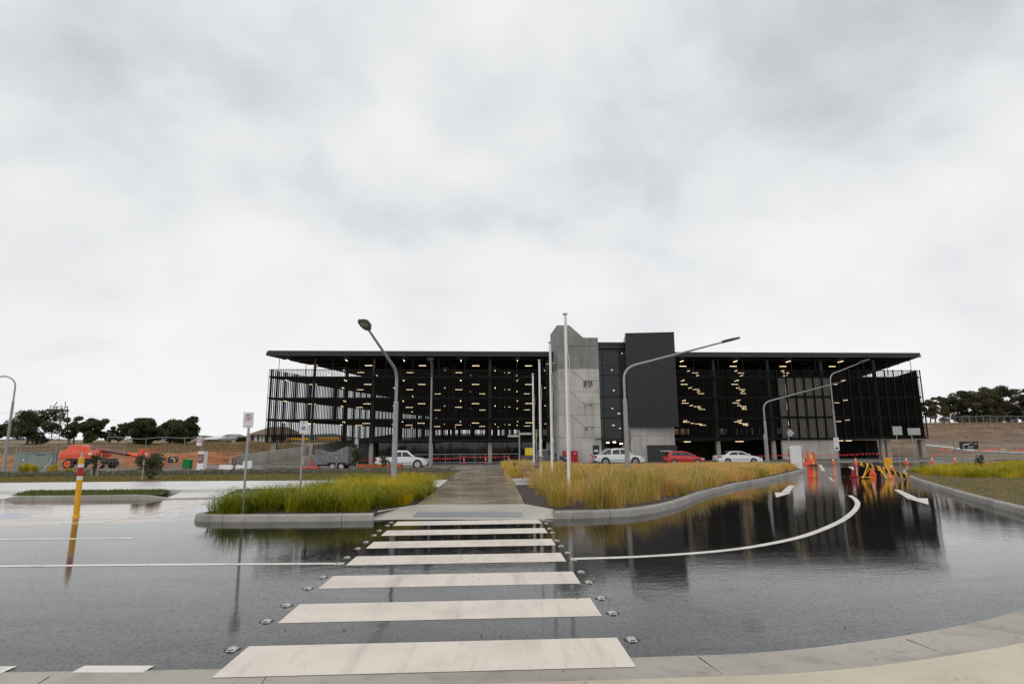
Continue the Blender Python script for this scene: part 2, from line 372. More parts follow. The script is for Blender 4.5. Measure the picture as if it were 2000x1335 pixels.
M = dict(
    asphalt=wet('wet_asphalt', (.017, .016, .0155), .003, .030, 1.55, .38, (.40, .58), 140, .03, ((-18, -6.5, 12.8, 19), (.40, .24, .13)), ripple=.010, chop=.045, st=(.45, 1.2, 1)),
    street=wet('wet_street', (.05, .046, .044), .08, .22, 1.5, .2, (.4, .6), 120, .3),
    path=wet('wet_path', (.34, .275, .20), .10, .22, 1.45, .55, (.35, .6), 60, .02, st=(1, 1, 1)),
    concrete=castcon('pale_concrete', (.47, .44, .385), .15, .8),
    kerb=castcon('kerb_concrete', (.37, .35, .315), .32, 1.3),
    gutter=castcon('damp_gutter', (.42, .385, .33), .30, 1.3),
    slabpave=castcon('beige_footpath', (.60, .52, .40), .12, .9),
    whitepave=mat('white_path', (.60, .585, .56), .35, 0, .1, .8, .1, 40),
    paint=worn('road_paint', (.74, .65, .56)),
    wpaint=worn('line_paint', (.74, .70, .63)),
    bluepaint=mat('blue_paint', (.17, .21, .30), .12, 0, .25, 3),
    mulch=mat('bark_mulch', (.055, .036, .028), .85, 0, .5, 14, .9, 45, bd=.04),
    lawn=mat('damp_lawn', (.10, .08, .022), .9, 0, .35, 1.2, .8, 60, col2=(.19, .13, .04), bd=.03),
    greenlawn=mat('green_lawn', (.075, .095, .02), .9, 0, .3, 2, .8, 60, bd=.03),
    dirt=mat('brown_dirt', (.155, .085, .045), .95, 0, .35, .25, .8, 6, col2=(.24, .155, .095), bd=.1),
    clay=mat('orange_clay', (.30, .095, .025), .95, 0, .5, .5, .9, 3, col2=(.44, .18, .06), stretch=(1, 1, 2.4), bd=.2),
    drygrass=mat('dry_grass', (.24, .17, .09), .95, 0, .35, .6, .9, 12, col2=(.30, .22, .12), bd=.1),
    farhill=mat('far_hill', (.11, .115, .11), 1, 0, .35, .01),
    dark=mat('charcoal_metal', (.018, .018, .019), .45, .3, .2, 2),
    fascia=mat('charcoal_fascia', (.035, .035, .037), .45, .3, .15, 1),
    fin=mat('black_batten', (.010, .0095, .009), .7, 0, spec=.2),
    fingrey=mat('grey_louvre', (.17, .155, .135), .55, .2, .15, .7),
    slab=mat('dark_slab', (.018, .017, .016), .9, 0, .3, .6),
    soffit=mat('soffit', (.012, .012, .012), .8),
    deck=mat('deck_concrete', (.10, .092, .08), .7, 0, .2, .4),
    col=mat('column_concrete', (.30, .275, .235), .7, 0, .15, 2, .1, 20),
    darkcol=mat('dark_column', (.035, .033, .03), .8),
    shaft=castcon('precast_concrete', (.52, .49, .46), .30),
    shaftdark=castcon('weathered_precast', (.27, .265, .245), .45),
    stain=mat('rust_stain', (.16, .145, .13), .8, 0, .3, 3),
    joint=mat('joint', (.045, .043, .04), .9),
    clad=mat('charcoal_cladding', (.036, .036, .039), .42, .35, .1, 2),
    rampc=castcon('ramp_concrete', (.45, .42, .375), .35),
    rampdeck=wet('ramp_deck', (.17, .135, .095), .15, .35, 1.45, .5),
    glassd=glass('dark_glass', (.42, .46, .48), .62),
    glassg=glass('green_glass', (.45, .58, .52), .5),
    glassb=mat('black_glass', (.012, .013, .014), .06, 0, spec=.6),
    lampon=mat('warm_tube', (.9, .8, .6), .5, emis=(1, .76, .46), es=3.6),
    lampcold=mat('cool_downlight', (.9, .9, .9), .5, emis=(1, .86, .62), es=14),
    steel=mat('galvanised_steel', (.36, .37, .37), .42, .55, .15, 9),
    cagesteel=mat('dull_steel', (.20, .205, .205), .55, .5, .3, 2.5),
    studmetal=mat('stud_casting', (.50, .49, .455), .45, .2, .4, 45),
    galv=mat('grey_pole', (.30, .31, .315), .42, .35, .12, 6),
    wpole=mat('white_pole', (.74, .74, .74), .3, 0, .05, 3),
    lumi=mat('lamp_housing', (.06, .055, .052), .45, .3),
    lens=mat('lamp_lens', (.25, .25, .24), .25),
    white=mat('white_panel', (.72, .72, .72), .4, 0, .06, 3),
    signw=mat('sign_white', (.70, .71, .71), .35),
    signgrey=mat('sign_back', (.42, .42, .42), .45, .4, .08, 6),
    signred=mat('sign_red', (.42, .03, .03), .4),
    signgreen=mat('sign_green', (.02, .22, .07), .4),
    signblue=mat('sign_blue', (.02, .06, .40), .4),
    signblack=mat('sign_black', (.008, .008, .009), .3),
    signbrown=mat('sign_brown', (.20, .10, .07), .5, 0, .1, 6),
    lime=mat('lime_sign', (.45, .65, .02), .4),
    yellow=mat('safety_yellow', (.75, .38, .01), .38, 0, .1, 5),
    brightyellow=mat('bright_yellow', (.80, .58, .02), .4, 0, .06, 4),
    black=mat('black_rubber', (.012, .012, .012), .65),
    red=mat('red_tape', (.42, .015, .02), .4),
    orange=mat('hazard_orange', (.85, .11, .02), .42, 0, .1, 5),
    fluoro=mat('fluoro_red', (.85, .045, .035), .45, 0, .1, 6),
    maroon=mat('dull_red', (.30, .012, .02), .45),
    lift=mat('orange_machine', (.80, .085, .02), .38, 0, .12, 2, coat=.3),
    liftboom=mat('primer_boom', (.19, .07, .055), .5, 0, .1, 2),
    green=mat('green_bin', (.0, .20, .045), .4),
    kiosk=mat('green_grey_kiosk', (.21, .265, .24), .45, 0, .08, 1),
    corten=mat('rusted_steel', (.36, .085, .02), .75, 0, .22, 2.2, .3, 30, stretch=(1, 1, .6)),
    redcab=mat('red_cabinet', (.38, .006, .012), .4),
    carwhite=mat('white_car_paint', (.72, .73, .74), .25, 0, coat=.8),
    carred=mat('red_car_paint', (.55, .008, .012), .25, 0, coat=.8),
    cargrey=mat('slate_car_paint', (.035, .042, .052), .25, .3, coat=.8),
    cargls=mat('car_glass', (.012, .014, .017), .05, spec=.8),
    tail=mat('tail_light', (.35, .01, .01), .2),
    head=mat('head_light', (.55, .57, .6), .1),
    rim=mat('alloy', (.38, .38, .39), .35, .7),
    steelrim=mat('painted_rim', (.62, .61, .59), .4),
    timber=mat('bench_timber', (.13, .06, .035), .5, 0, .3, 12),
    stake=mat('hardwood_stake', (.38, .29, .21), .8, 0, .2, 5),
    bark=mat('grey_bark', (.13, .11, .09), .9, 0, .35, 3, .4, 12),
    tact=mat('tactile_grey', (.26, .27, .29), .45),
    roofbrown=mat('brown_roof', (.17, .12, .085), .8, 0, .2, .4),
    roofgrey=mat('grey_roof', (.20, .215, .22), .6, 0, .12, .5),
    roofdark=mat('dark_roof', (.05, .05, .055), .6),
    wallw=mat('render_white', (.66, .64, .60), .7, 0, .05, .3),
    wallp=mat('dark_cladding', (.06, .05, .065), .6),
    glassh=mat('house_glass', (.03, .035, .04), .1),
    tub=mat('white_barrier', (.70, .70, .68), .5),
    lily=leafmat('lomandra', (.20, .24, .006), (.68, .47, .006)),
    poa=leafmat('golden_poa', (.22, .23, .014), (.80, .49, .13)),
    seed=leafmat('pale_seed_heads', (.40, .24, .12), (.66, .48, .30)),
    scrub=leafmat('grey_groundcover', (.115, .115, .065), (.24, .225, .165)),
    lawnb=leafmat('lawn_blades', (.13, .135, .012), (.30, .23, .05)),
    glawnb=leafmat('green_blades', (.07, .11, .015), (.16, .15, .03)),
    drygb=leafmat('dry_blades', (.20, .13, .06), (.36, .26, .14)),
    eucleft=leafmat('gum_leaves', (.035, .05, .022), (.12, .125, .055)),
    eucright=leafmat('olive_gum_leaves', (.05, .058, .03), (.155, .13, .068)),
    wattle=leafmat('grey_leaves', (.06, .07, .04), (.17, .16, .09)),
)

# ------------------------------------------------------------------ scattered foliage meshes
rng = np.random.default_rng(11)
def np_mesh(name, V, loops, starts, totals, material, tint=None, parent=None, per=1):
    me = bpy.data.meshes.new(name)
    me.vertices.add(len(V)); me.vertices.foreach_set('co', np.asarray(V, np.float32).ravel())
    me.loops.add(len(loops)); me.loops.foreach_set('vertex_index', np.asarray(loops, np.int32))
    me.polygons.add(len(starts)); me.polygons.foreach_set('loop_start', np.asarray(starts, np.int32))
    try: me.polygons.foreach_set('loop_total', np.asarray(totals, np.int32))
    except Exception: pass
    me.update(calc_edges=True)
    if tint is not None:
        at_ = me.attributes.new('tint', 'FLOAT', 'POINT'); at_.data.foreach_set('value', np.repeat(tint, per).astype(np.float32))
    me.materials.append(material)
    o = bpy.data.objects.new(name, me); COL.objects.link(o)
    if parent: o.parent = parent
    return o
def blades(name, roots, h, w, lean, material, tint, parent=None):
    n = len(roots); roots = np.asarray(roots); ang = rng.uniform(0, 2*np.pi, n)
    d = np.stack([np.cos(ang), np.sin(ang), np.zeros(n)], 1); sd = np.stack([-d[:, 1], d[:, 0], np.zeros(n)], 1)
    ln = (lean*rng.uniform(.3, 1.2, n))[:, None]
    up = np.array([0, 0, 1.])
    hh = np.asarray(h)[:, None]; ww = np.asarray(w)[:, None]
    p1 = roots + d*ln*hh*.30 + up*hh*.58
    p2 = roots + d*ln*hh*.66 + up*hh*(.92-.10*ln)
    p3 = roots + d*ln*hh*1.05 + up*hh*(1.05-.42*ln)
    V = np.empty((n, 7, 3))
    V[:, 0] = roots-sd*ww*.5; V[:, 1] = roots+sd*ww*.5; V[:, 2] = p1+sd*ww*.5; V[:, 3] = p1-sd*ww*.5; V[:, 4] = p2+sd*ww*.32; V[:, 5] = p2-sd*ww*.32; V[:, 6] = p3
    i = np.arange(n)[:, None]*7
    loops = (i+np.array([[0, 1, 2, 3, 3, 2, 4, 5, 5, 4, 6]])).ravel()
    st = (np.arange(n)[:, None]*11+np.array([[0, 4, 8]])).ravel(); tt = np.tile([4, 4, 3], n)
    return np_mesh(name, V.reshape(-1, 3), loops, st, tt, material, tint, parent, 7)
def leaves(name, cen, size, material, tint, parent=None, flat=0):
    n = len(cen); cen = np.asarray(cen)
    a = rng.normal(size=(n, 3)); a[:, 2] *= (1-flat); a /= np.linalg.norm(a, axis=1)[:, None]
    b = rng.normal(size=(n, 3)); b -= a*(a*b).sum(1)[:, None]; b /= np.linalg.norm(b, axis=1)[:, None]
    s = np.asarray(size)[:, None]
    V = np.empty((n, 4, 3)); V[:, 0] = cen-a*s; V[:, 1] = cen+b*s*.45; V[:, 2] = cen+a*s; V[:, 3] = cen-b*s*.45
    i = np.arange(n)[:, None]*4
    return np_mesh(name, V.reshape(-1, 3), (i+np.array([[0, 1, 2, 3]])).ravel(), np.arange(n)*4, np.full(n, 4), material, tint, parent, 4)
def inpoly(P, poly):
    x, y = P[:, 0], P[:, 1]; c = np.zeros(len(P), bool); n = len(poly)
    for i in range(n):
        x1, y1 = poly[i]; x2, y2 = poly[(i+1) % n]
        if y1 == y2: continue
        c ^= ((y1 > y) != (y2 > y)) & (x < (x2-x1)*(y-y1)/(y2-y1)+x1)
    return c
def scatter(poly, n, margin=None):
    xs = [p[0] for p in poly]; ys = [p[1] for p in poly]; out = np.zeros((0, 2))
    while len(out) < n:
        P = np.stack([rng.uniform(min(xs), max(xs), n*3), rng.uniform(min(ys), max(ys), n*3)], 1)
        out = np.concatenate([out, P[inpoly(P, poly)]])
    return out[:n]
gv = np.vectorize(g)
def clumps(name, material, centres, per, hr, wid, spread, lean, z0=.13, tint=(0, 1), hscale=None):
    cs = np.repeat(centres, per, 0); n = len(cs)
    off = rng.normal(scale=spread, size=(n, 2)); off = np.clip(off, -spread*1.8, spread*1.8)
    xy = cs+off
    z = np.repeat(gv(centres[:, 0], centres[:, 1]), per)+z0
    hb = np.repeat(rng.uniform(hr[0], hr[1], len(centres)) if hscale is None else hscale, per)
    tb = np.repeat(rng.uniform(tint[0], tint[1], len(centres)) if isinstance(tint, tuple) else tint, per)
    h = hb*rng.uniform(.45, 1.15, n)
    t = np.clip(tb+rng.normal(scale=.22, size=n), 0, 1)
    return blades(name, np.stack([xy[:, 0], xy[:, 1], z], 1), h, wid*rng.uniform(.7, 1.3, n), np.full(n, lean), material, t)

# ------------------------------------------------------------------ ground, street, kerbed beds
def sstep(a, b, x): t = max(0, min(1, (x-a)/(b-a))); return t*t*(3-2*t)
def terrain(x, y):
    z = g(x, y)
    # left earth bank beside the car park
    wl = 1-sstep(-33.5+.335*max(0, y-82), -30.5+.335*max(0, y-82), x)
    bl = pw(y, [(74, 0), (76.5, 1), (79, 1.55+.3*sstep(-60, -80, x)), (112, 2.9), (150, 3.6), (170, 4), (500, 6)]) if y > 74 else 0
    br = pw(y, [(112, 0), (126, .9), (137, 1.6), (162, 6.6), (176, 7.2), (260, 9), (500, 14)])
    br *= pw(x, [(-60, .25), (-30, .3), (40, 1), (300, 1.1)])
    if y > 150: wl = max(wl, 0) 
    k = max(wl*bl, br if x > -60 else 0)
    if x > 58:  # level site road sits a little higher at the far right
        k += .35*sstep(58, 75, x)*sstep(66, 90, y)
    nz = 0.0
    if k > .15: nz = .12*math.sin(x*.9+y*.37)+.10*math.sin(x*.31-y*.8)
    return z+k+nz*min(1, k)
def ground_sheet():
    xs = sorted(set([-900, -500, -300, -220] + list(range(-180, -100, 6)) + [x*2 for x in range(-50, 61)] + list(range(124, 230, 8)) + [300, 500, 900]))
    ys = sorted(set([-40, -12, 0, 10, 20, 28, 34, 40, 48, 55, 62] + [66+i*1.3 for i in range(0, 15)] + list(range(86, 190, 3)) + [200, 240, 320, 500, 900, 1800]))
    nx = len(xs); V = [(x, y, terrain(x, y)-.07) for y in ys for x in xs]; F = []; mi = []
    for j in range(len(ys)-1):
        for i in range(nx-1):
            F.append((j*nx+i, j*nx+i+1, (j+1)*nx+i+1, (j+1)*nx+i))
            x, y = (xs[i]+xs[i+1])/2, (ys[j]+ys[j+1])/2
            k = 0
            if y > 74 and x < -29: k = (1 if x > -62 else 0) if y < 80.2 else 2
            if y > 80.2: k = 2
            if x > 30 and 100 < y < 157: k = 0
            if x > 30 and 126 < y < 134: k = 2
            mi.append(k)
    me = bpy.data.meshes.new('ground'); me.from_pydata(V, [], F)
    for m in ('dirt', 'clay', 'drygrass'): me.materials.append(M[m])
    me.polygons.foreach_set('material_index', mi); me.polygons.foreach_set('use_smooth', [True]*len(F))
    o = bpy.data.objects.new('ground', me); COL.objects.link(o); struct(o)
ground_sheet()

def drape(name, polys, zoff, mats, thick=0):
    """polygons laid on the ground profile g, split where the profile bends"""
    bm = bmesh.new()
    for poly, mi in polys:
        vs = [bm.verts.new((x, y, 0)) for x, y in poly]; f = bm.faces.new(vs); f.material_index = mi
    for k in KNOTS:
        bmesh.ops.bisect_plane(bm, geom=bm.verts[:]+bm.edges[:]+bm.faces[:], plane_co=(0, k, 0), plane_no=(0, 1, 0))
    for k in (-60, -32, -15, 60):
        bmesh.ops.bisect_plane(bm, geom=bm.verts[:]+bm.edges[:]+bm.faces[:], plane_co=(k, 0, 0), plane_no=(1, 0, 0))
    xs_ = [p[0] for q, _ in polys for p in q]; ys_ = [p[1] for q, _ in polys for p in q]
    if max(xs_) > 1.5 and max(ys_) > 6:
        for k in [1.5+i*.75 for i in range(11)]:
            if min(xs_) < k < max(xs_): bmesh.ops.bisect_plane(bm, geom=bm.verts[:]+bm.edges[:]+bm.faces[:], plane_co=(k, 0, 0), plane_no=(1, 0, 0))
        for k in range(7, 62, 2 if max(ys_)-min(ys_) > 5 else 1):
            if min(ys_) < k < max(ys_): bmesh.ops.bisect_plane(bm, geom=bm.verts[:]+bm.edges[:]+bm.faces[:], plane_co=(0, k, 0), plane_no=(0, 1, 0))
    bmesh.ops.recalc_face_normals(bm, faces=bm.faces)
    for f in bm.faces:
        if f.normal.z < 0: f.normal_flip()
    if thick:
        r = bmesh.ops.extrude_face_region(bm, geom=bm.faces[:])
        tv = [v for v in r['geom'] if isinstance(v, bmesh.types.BMVert)]
        for v in bm.verts: v.co.z = g(v.co.x, v.co.y)+zoff-thick
        for v in tv: v.co.z = g(v.co.x, v.co.y)+zoff
        bmesh.ops.recalc_face_normals(bm, faces=bm.faces)
    else:
        for v in bm.verts: v.co.z = g(v.co.x, v.co.y)+zoff
    bmesh.ops.triangulate(bm, faces=[f for f in bm.faces if len(f.verts) > 4])
    me = bpy.data.meshes.new(name); bm.to_mesh(me); bm.free()
    for m in (mats if isinstance(mats, (list, tuple)) else [mats]): me.materials.append(m)
    if name in ('road', 'street'): me.polygons.foreach_set('use_smooth', [True]*len(me.polygons))
    o = bpy.data.objects.new(name, me); COL.objects.link(o); return struct(o)
def catmull(pts, n=6, closed=False):
    out = []; m = len(pts)
    rngi = range(m) if closed else range(m-1)
    for i in rngi:
        p0, p1, p2, p3 = [np.array(pts[(i+k) % m if closed else max(0, min(m-1, i+k))], float) for k in (-1, 0, 1, 2)]
        for k in range(n):
            t = k/n
            out.append(tuple(.5*((2*p1)+(-p0+p2)*t+(2*p0-5*p1+4*p2-p3)*t*t+(-p0+3*p1-3*p2+p3)*t**3)))
    if not closed: out.append(tuple(pts[-1]))
    return out
def offset(line, d, closed=False):
    n = len(line); out = []
    for i in range(n):
        a = np.array(line[(i-1) % n] if closed else line[max(0, i-1)]); b = np.array(line[(i+1) % n] if closed else line[min(n-1, i+1)])
        t = b-a; t = t/(np.linalg.norm(t)+1e-9); out.append((line[i][0]-t[1]*d, line[i][1]+t[0]*d))
    return out
def dense(line, step=1.0):
    out = []
    for (a, b) in zip(line, line[1:]):
        k = max(1, int(math.hypot(b[0]-a[0], b[1]-a[1])/step))
        out += [(lerp(a[0], b[0], i/k), lerp(a[1], b[1], i/k)) for i in range(k)]
    return out+[line[-1]]
def kerb(name, line, w=.16, h=.14, taper=(0, 0), material=None, closed=False):
    """upstand kerb following a line on the road; the body lies to the left of the line"""
    rows = []
    n = len(line)
    L = [0]
    for a, b in zip(line, line[1:]): L.append(L[-1]+math.hypot(b[0]-a[0], b[1]-a[1]))
    offs = [(0, -.02, 0), (.02, .75, 1), (.045, 1, 1), (w, 1, 1), (w, -.02, 0)]
    lines = [offset(line, o[0], closed) for o in offs]
    mb = MB()
    for i in range(n):
        hh = h
        if taper[0] and L[i] < taper[0]: hh = .02+(h-.02)*L[i]/taper[0]
        if taper[1] and L[-1]-L[i] < taper[1]: hh = .02+(h-.02)*(L[-1]-L[i])/taper[1]
        for (o, f, _), ln in zip(offs, lines):
            x, y = ln[i]; mb.v.append((x, y, g(x, y)+f*hh))
    k = len(offs)
    for i in range(n if closed else n-1):
        j = (i+1) % n
        for q in range(k-1):
            mb.f.append([i*k+q, j*k+q, j*k+q+1, i*k+q+1]); mb.m.append(0)
    if not closed:
        mb.f.append([q for q in range(k)]); mb.m.append(0); mb.f.append([(n-1)*k+q for q in range(k)][::-1]); mb.m.append(0)
    o = mb.build(name, material or M['kerb'])
    jb = MB(); nxt = 1.1
    for i in range(1, n-1):
        if L[i] < nxt: continue
        nxt = L[i]+2.4; a = mb.v[i*k:(i+1)*k]; b2 = mb.v[(i+1)*k:(i+2)*k]; w_ = .010
        for q in range(3):
            P = []
            for r_ in (q, q+1):
                p, p2 = Vector(a[r_]), Vector(b2[r_]); t = (p2-p).normalized()*w_; up = Vector((0, 0, .003)) + (Vector(a[0])-Vector(a[3])).normalized()*.003
                P += [p+up, p+t+up]
            jb.add([P[0], P[1], P[3], P[2]], [(0, 1, 2, 3)])
    if jb.v: struct(jb.build('kerb_joint', M['joint'], fixn=False))
    return struct(o)

# roads
drape('road', [([(-90, -14), (90, -14), (90, 34), (-90, 34)], 0), ([(1, 34), (90, 34), (90, 50), (1, 50)], 0)], 0, M['asphalt'])
drape('street', [([(120, 50), (120, 68), (-32, 68), (-32, 50)], 0)], 0, M['street'])
drape('forecourt', [([(-31, 68.3), (60, 68.3), (60, 84), (-31, 84)], 0)], .10, M['deck'], .12)

# near gutter and footpath under the camera
edge = catmull([(-40, 6.5), (-20, 5.3), (-10, 4.75), (-3.47, 4.58), (-1.94, 4.54), (1.05, 4.56), (2.06, 4.60), (2.94, 4.78), (3.78, 5.03), (4.73, 5.42), (6.2, 6.2), (9, 8), (14, 11)], 6)
def band(name, e, d0, d1, z0, z1, m):
    a = offset(e, d0); b = offset(e, d1); mb = MB()
    for p, q in zip(a, b): mb.v += [(p[0], p[1], g(*p)+z0), (q[0], q[1], g(*q)+z1)]
    for i in range(len(e)-1): mb.f.append([2*i, 2*i+1, 2*i+3, 2*i+2]); mb.m.append(0)
    return struct(mb.build(name, m, smooth=False))
band('gutter', edge, 0, -.40, .003, .010, M['gutter'])
band('kerb', edge, -.40, -.66, .010, .10, M['gutter'])
b0 = offset(edge, -.66)
mb = MB()
for p in b0: mb.v += [(p[0], p[1], g(*p)+.104), (p[0]*1.0, -10, g(p[0], -10)+.104)]
for i in range(len(b0)-1): mb.f.append([2*i, 2*i+1, 2*i+3, 2*i+2]); mb.m.append(0)
struct(mb.build('footpath', M['slabpave']))
mb = MB()                                                    # saw cuts in the gutter
for px, py in ((521, 1330), (1378, 1290), (1790, 1255), (90, 1330)):
    x, y = gp(px, py); mb.box((x, y-.14, g(x, y)+.0075), (.004, .42, .004), R(8))
struct(mb.build('gutter_joint', M['joint']))

# central path from the crossing to the street
PXL, PXR = -1.78, .87
PATH = [(PXL, 14.6), (PXR, 14.35), (.90, 20), (.93, 27), (.95, 35.2), (-1.62, 35.2), (-1.66, 27), (-1.68, 20)]
drape('path', [(PATH, 0)], .125, M['path'], .15)
mb = MB()
for y in (16.1, 18.1, 20.3, 22.8, 25.5, 28.5, 31.6):
    x0, x1 = (-1.72, .89); mb.box(((x0+x1)/2, y, g(0, y)+.1265), (x1-x0, .025 if y > 20 else .016, .004))
struct(mb.build('path_joint', M['kerb']))
rmb = MB()
def rq(a, b, c, d): rmb.add([(p[0], p[1], g(p[0], p[1])+p[2]) for p in (a, b, c, d)], [(0, 1, 2, 3)])
rq((-1.95, 12.78, .006), (.78, 12.45, .006), (PXR, 14.35, .126), (PXL, 14.6, .126))
rq((-2.45, 12.74, .006), (-1.95, 12.78, .006), (PXL, 14.6, .126), (-2.45, 13.3, .135))
rq((.78, 12.45, .006), (1.38, 12.50, .006), (1.40, 13.1, .135), (PXR, 14.35, .126))
struct(rmb.build('kerb_ramp', M['concrete']))
mb = MB()
tl, tr_, bl_, br_ = (-1.62, 13.62), (.74, 13.32), (-1.66, 13.02), (.70, 12.72)
nb = 46
for i in range(nb):
    t0, t1 = i/nb, (i+.62)/nb
    q = [(lerp(bl_[0], br_[0], t0), lerp(bl_[1], br_[1], t0)), (lerp(bl_[0], br_[0], t1), lerp(bl_[1], br_[1], t1)), (lerp(tl[0], tr_[0], t1), lerp(tl[1], tr_[1], t1)), (lerp(tl[0], tr_[0], t0), lerp(tl[1], tr_[1], t0))]
    zz = lambda p: .006+.12*((p[1]+.124*(p[0]+1.95)-12.78)/1.83)+g(*p)
    mb.add([(*p, zz(p)+.004) for p in q]+[(*p, zz(p)+.013) for p in q], [(4, 5, 6, 7), (0, 1, 5, 4), (1, 2, 6, 5), (2, 3, 7, 6), (3, 0, 4, 7)])
tag(mb.build('tactile_strip', M['tact']), 'grey ribbed tactile strip on the kerb ramp at the far end of the zebra crossing', 'tactile paving')

# left planted island
LI = [(-2.45, 12.70), (-3.75, 12.72), (-5.4, 12.85), (-6.05, 13.0), (-6.38, 13.25), (-6.35, 13.6), (-6.0, 14.3), (-5.0, 18.6)]
LIs = LI[:3]+catmull(LI[2:7], 5)[1:]+[LI[7]]
drape('planting_soil', [(offset(LIs, -.12)+[(-5.0, 21.0), (-1.82, 21.0), (-1.82, 14.7), (-2.3, 13.3)], 0)], .115, M['mulch'])
kerb('kerb', dense(LIs[::-1], .5), .17)
# left verge: kerb line with a driveway between two lengths of kerb
kerb('kerb', dense([(-8.42, 18.75), (-4.9, 18.65)], .5), .17, taper=(.7, 0))
kerb('kerb', dense([(-15.2, 19.3), (-14.5, 18.75), (-12.6, 18.55), (-9.75, 18.6)], .5), .17, taper=(.8, .8))
kerb('kerb', dense([(-40, 19.4), (-17.3, 19.3)], .5), .17, taper=(0, .8))
drape('driveway', [([(-9.85, 18.62), (-8.35, 18.72), (-8.7, 20.9), (-10.6, 20.9)], 0), ([(-17.4, 19.28), (-15.1, 19.28), (-15.8, 21.3), (-17.8, 21.3)], 0)], .03, M['whitepave'], .06)
drape('verge_lawn', [([(-15.1, 19.4), (-14.2, 18.9), (-12.6, 18.72), (-10.1, 18.78), (-11.0, 20.9), (-15.9, 21.2)], 0), ([(-40, 19.55), (-17.6, 19.5), (-18.1, 21.3), (-40, 21.5)], 0)], .12, M['greenlawn'])
drape('planting_soil', [([(-8.2, 18.9), (-4.95, 18.85), (-5.0, 20.7), (-8.6, 20.9)], 0)], .12, M['mulch'])
drape('footpath', [([(-60, 21.6), (-18, 21.3), (-11, 20.9), (-1.72, 20.6), (-1.70, 24.4), (-11, 25.6), (-18, 26.2), (-60, 27.4)], 0)], .128, M['whitepave'], .14)
drape('lawn', [([(-80, 27.5), (-18, 26.25), (-11, 25.65), (-1.69, 24.45), (-1.66, 31), (-80, 32.5)], 0)], .115, M['lawn'])
drape('planting_soil', [([(-80, 32.5), (-1.66, 31), (-1.64, 34.6), (-80, 37)], 0)], .11, M['mulch'])
drape('footpath', [([(-80, 37.05), (-12, 35.2), (-12, 37.2), (-80, 39.6)], 0)], .10, M['concrete'], .12)
drape('kerb', [([(-32, 49.6), (1, 49.6), (1, 50), (-32, 50)], 0), ([(-32, 68), (60, 68), (60, 68.35), (-32, 68.35)], 0)], .12, M['kerb'], .13)
drape('brick_paving', [([(-12, 35.3), (-1.9, 35.3), (-1.9, 37), (-12, 37)], 0), ([(-14, 68.4), (-1, 68.4), (-1, 69.6), (-14, 69.6)], 0)], .135, M['clay'])

# right planted island with its sweeping kerb
RK = catmull(RM([(1.38, 12.50), (2.4, 12.62), (3.4, 13.05), (4.66, 14.5), (6.2, 17.0), (8.4, 20.1), (10.9, 23.0), (14.6, 27.8), (16.6, 30.6), (17.6, 32.2), (17.9, 33.2)]), 6)
kerb('kerb', RK, .18, .15)
RIN = offset(RK, .16)
RISL = RIN + [(22, 55.5), (1.0, 49.4), (.96, 35), (.93, 27), (.90, 20), (.90, 14.3), (1.38, 13.2)]
drape('planting_soil', [(RISL, 0)], .12, M['mulch'])
drape('bench_pad', [(RM([(.93, 20.9), (3.0, 20.9), (3.0, 24.6), (.93, 24.6)]), 0)], .135, M['concrete'], .02)
# right verge
VK = catmull(RM([(10.9, 11.7), (12.55, 15.2), (14.4, 18.8), (16.3, 22.3), (18.6, 26.0), (21.5, 29.5), (25.5, 31.5), (33, 33), (46, 34)]), 6)
VK = VK[::-1]
kerb('kerb', VK, .18, .15)
VIN = offset(VK, .16)
drape('lawn', [(VIN[::-1]+[(88, 56.5), (88, 12)], 0)], .12, M['lawn'])
drape('footpath', [(RM([(27, 30.2), (58, 27), (58, 29), (28.5, 31.6)]), 0)], .135, M['concrete'])
drape('site_road', [([(60, 50), (95, 60), (70, 100), (46, 132), (38, 130), (56, 96), (63, 76)], 0)], .04, M['street'])

# painted markings
def mark(polys, m='wpaint', z=.003, name='road_marking'): return drape(name, [(p, 0) for p in polys], z, M[m])
CX0, CW, CY0, CPER = -.4325, 2.9226, 4.358, 1.2505
for i in range(7):
    y = CY0+CPER*i; x0, x1 = CX0-CW/2, CX0+CW/2
    mark([[(x0, y), (x1, y-.0), (x1, y+CPER/2), (x0, y+CPER/2)]], 'paint', .0105 if i == 0 else .002)
def stripe(line, w, z=.009): 
    a = offset(line, w/2); b = offset(line, -w/2); return [[a[i], a[i+1], b[i+1], b[i]] for i in range(len(line)-1)]
lx = [gp(*p) for p in ((1116, 1091), (1250, 1086.5), (1400, 1076), (1500, 1062), (1580, 1043), (1640, 1018), (1665, 1000), (1675, 985), (1671, 975), (1660, 967))]
mark(stripe(catmull(lx, 6), .13))
mark(stripe([gp(-40, 1106), gp(60, 1104.5), gp(350, 1102), gp(672, 1100)], .12))
mark(stripe([gp(-60, 1053), gp(262, 1051)], .12))
mark(stripe([gp(-30, 1308), gp(18, 1308)], .13)+stripe([gp(152, 1307), gp(290, 1307)], .13), z=.0055)
mark(stripe([gp(120, 1022), gp(193, 1021.5), gp(300, 1001), gp(428, 976)], .10))
mark(stripe([gp(291, 1020.5), gp(306, 1018.5)], .10))
mark([[gp(1552, 948), gp(1541, 947), gp(1524, 962), gp(1541, 962.5)], [gp(1513, 961), gp(1546, 962), gp(1516, 971)]])
mark([[gp(1745, 955), gp(1757, 956), gp(1792, 971.5), gp(1776, 975)], [gp(1769, 972), gp(1814, 985), gp(1812, 972.5)]])
mark([[gp(1598, 907), gp(1605, 907), gp(1612, 919), gp(1605, 919)], [gp(1618, 932), gp(1622, 931.5), gp(1629, 939), gp(1626, 939.5)], [gp(1656, 911), gp(1660, 910), gp(1667, 914), gp(1665, 916)]])
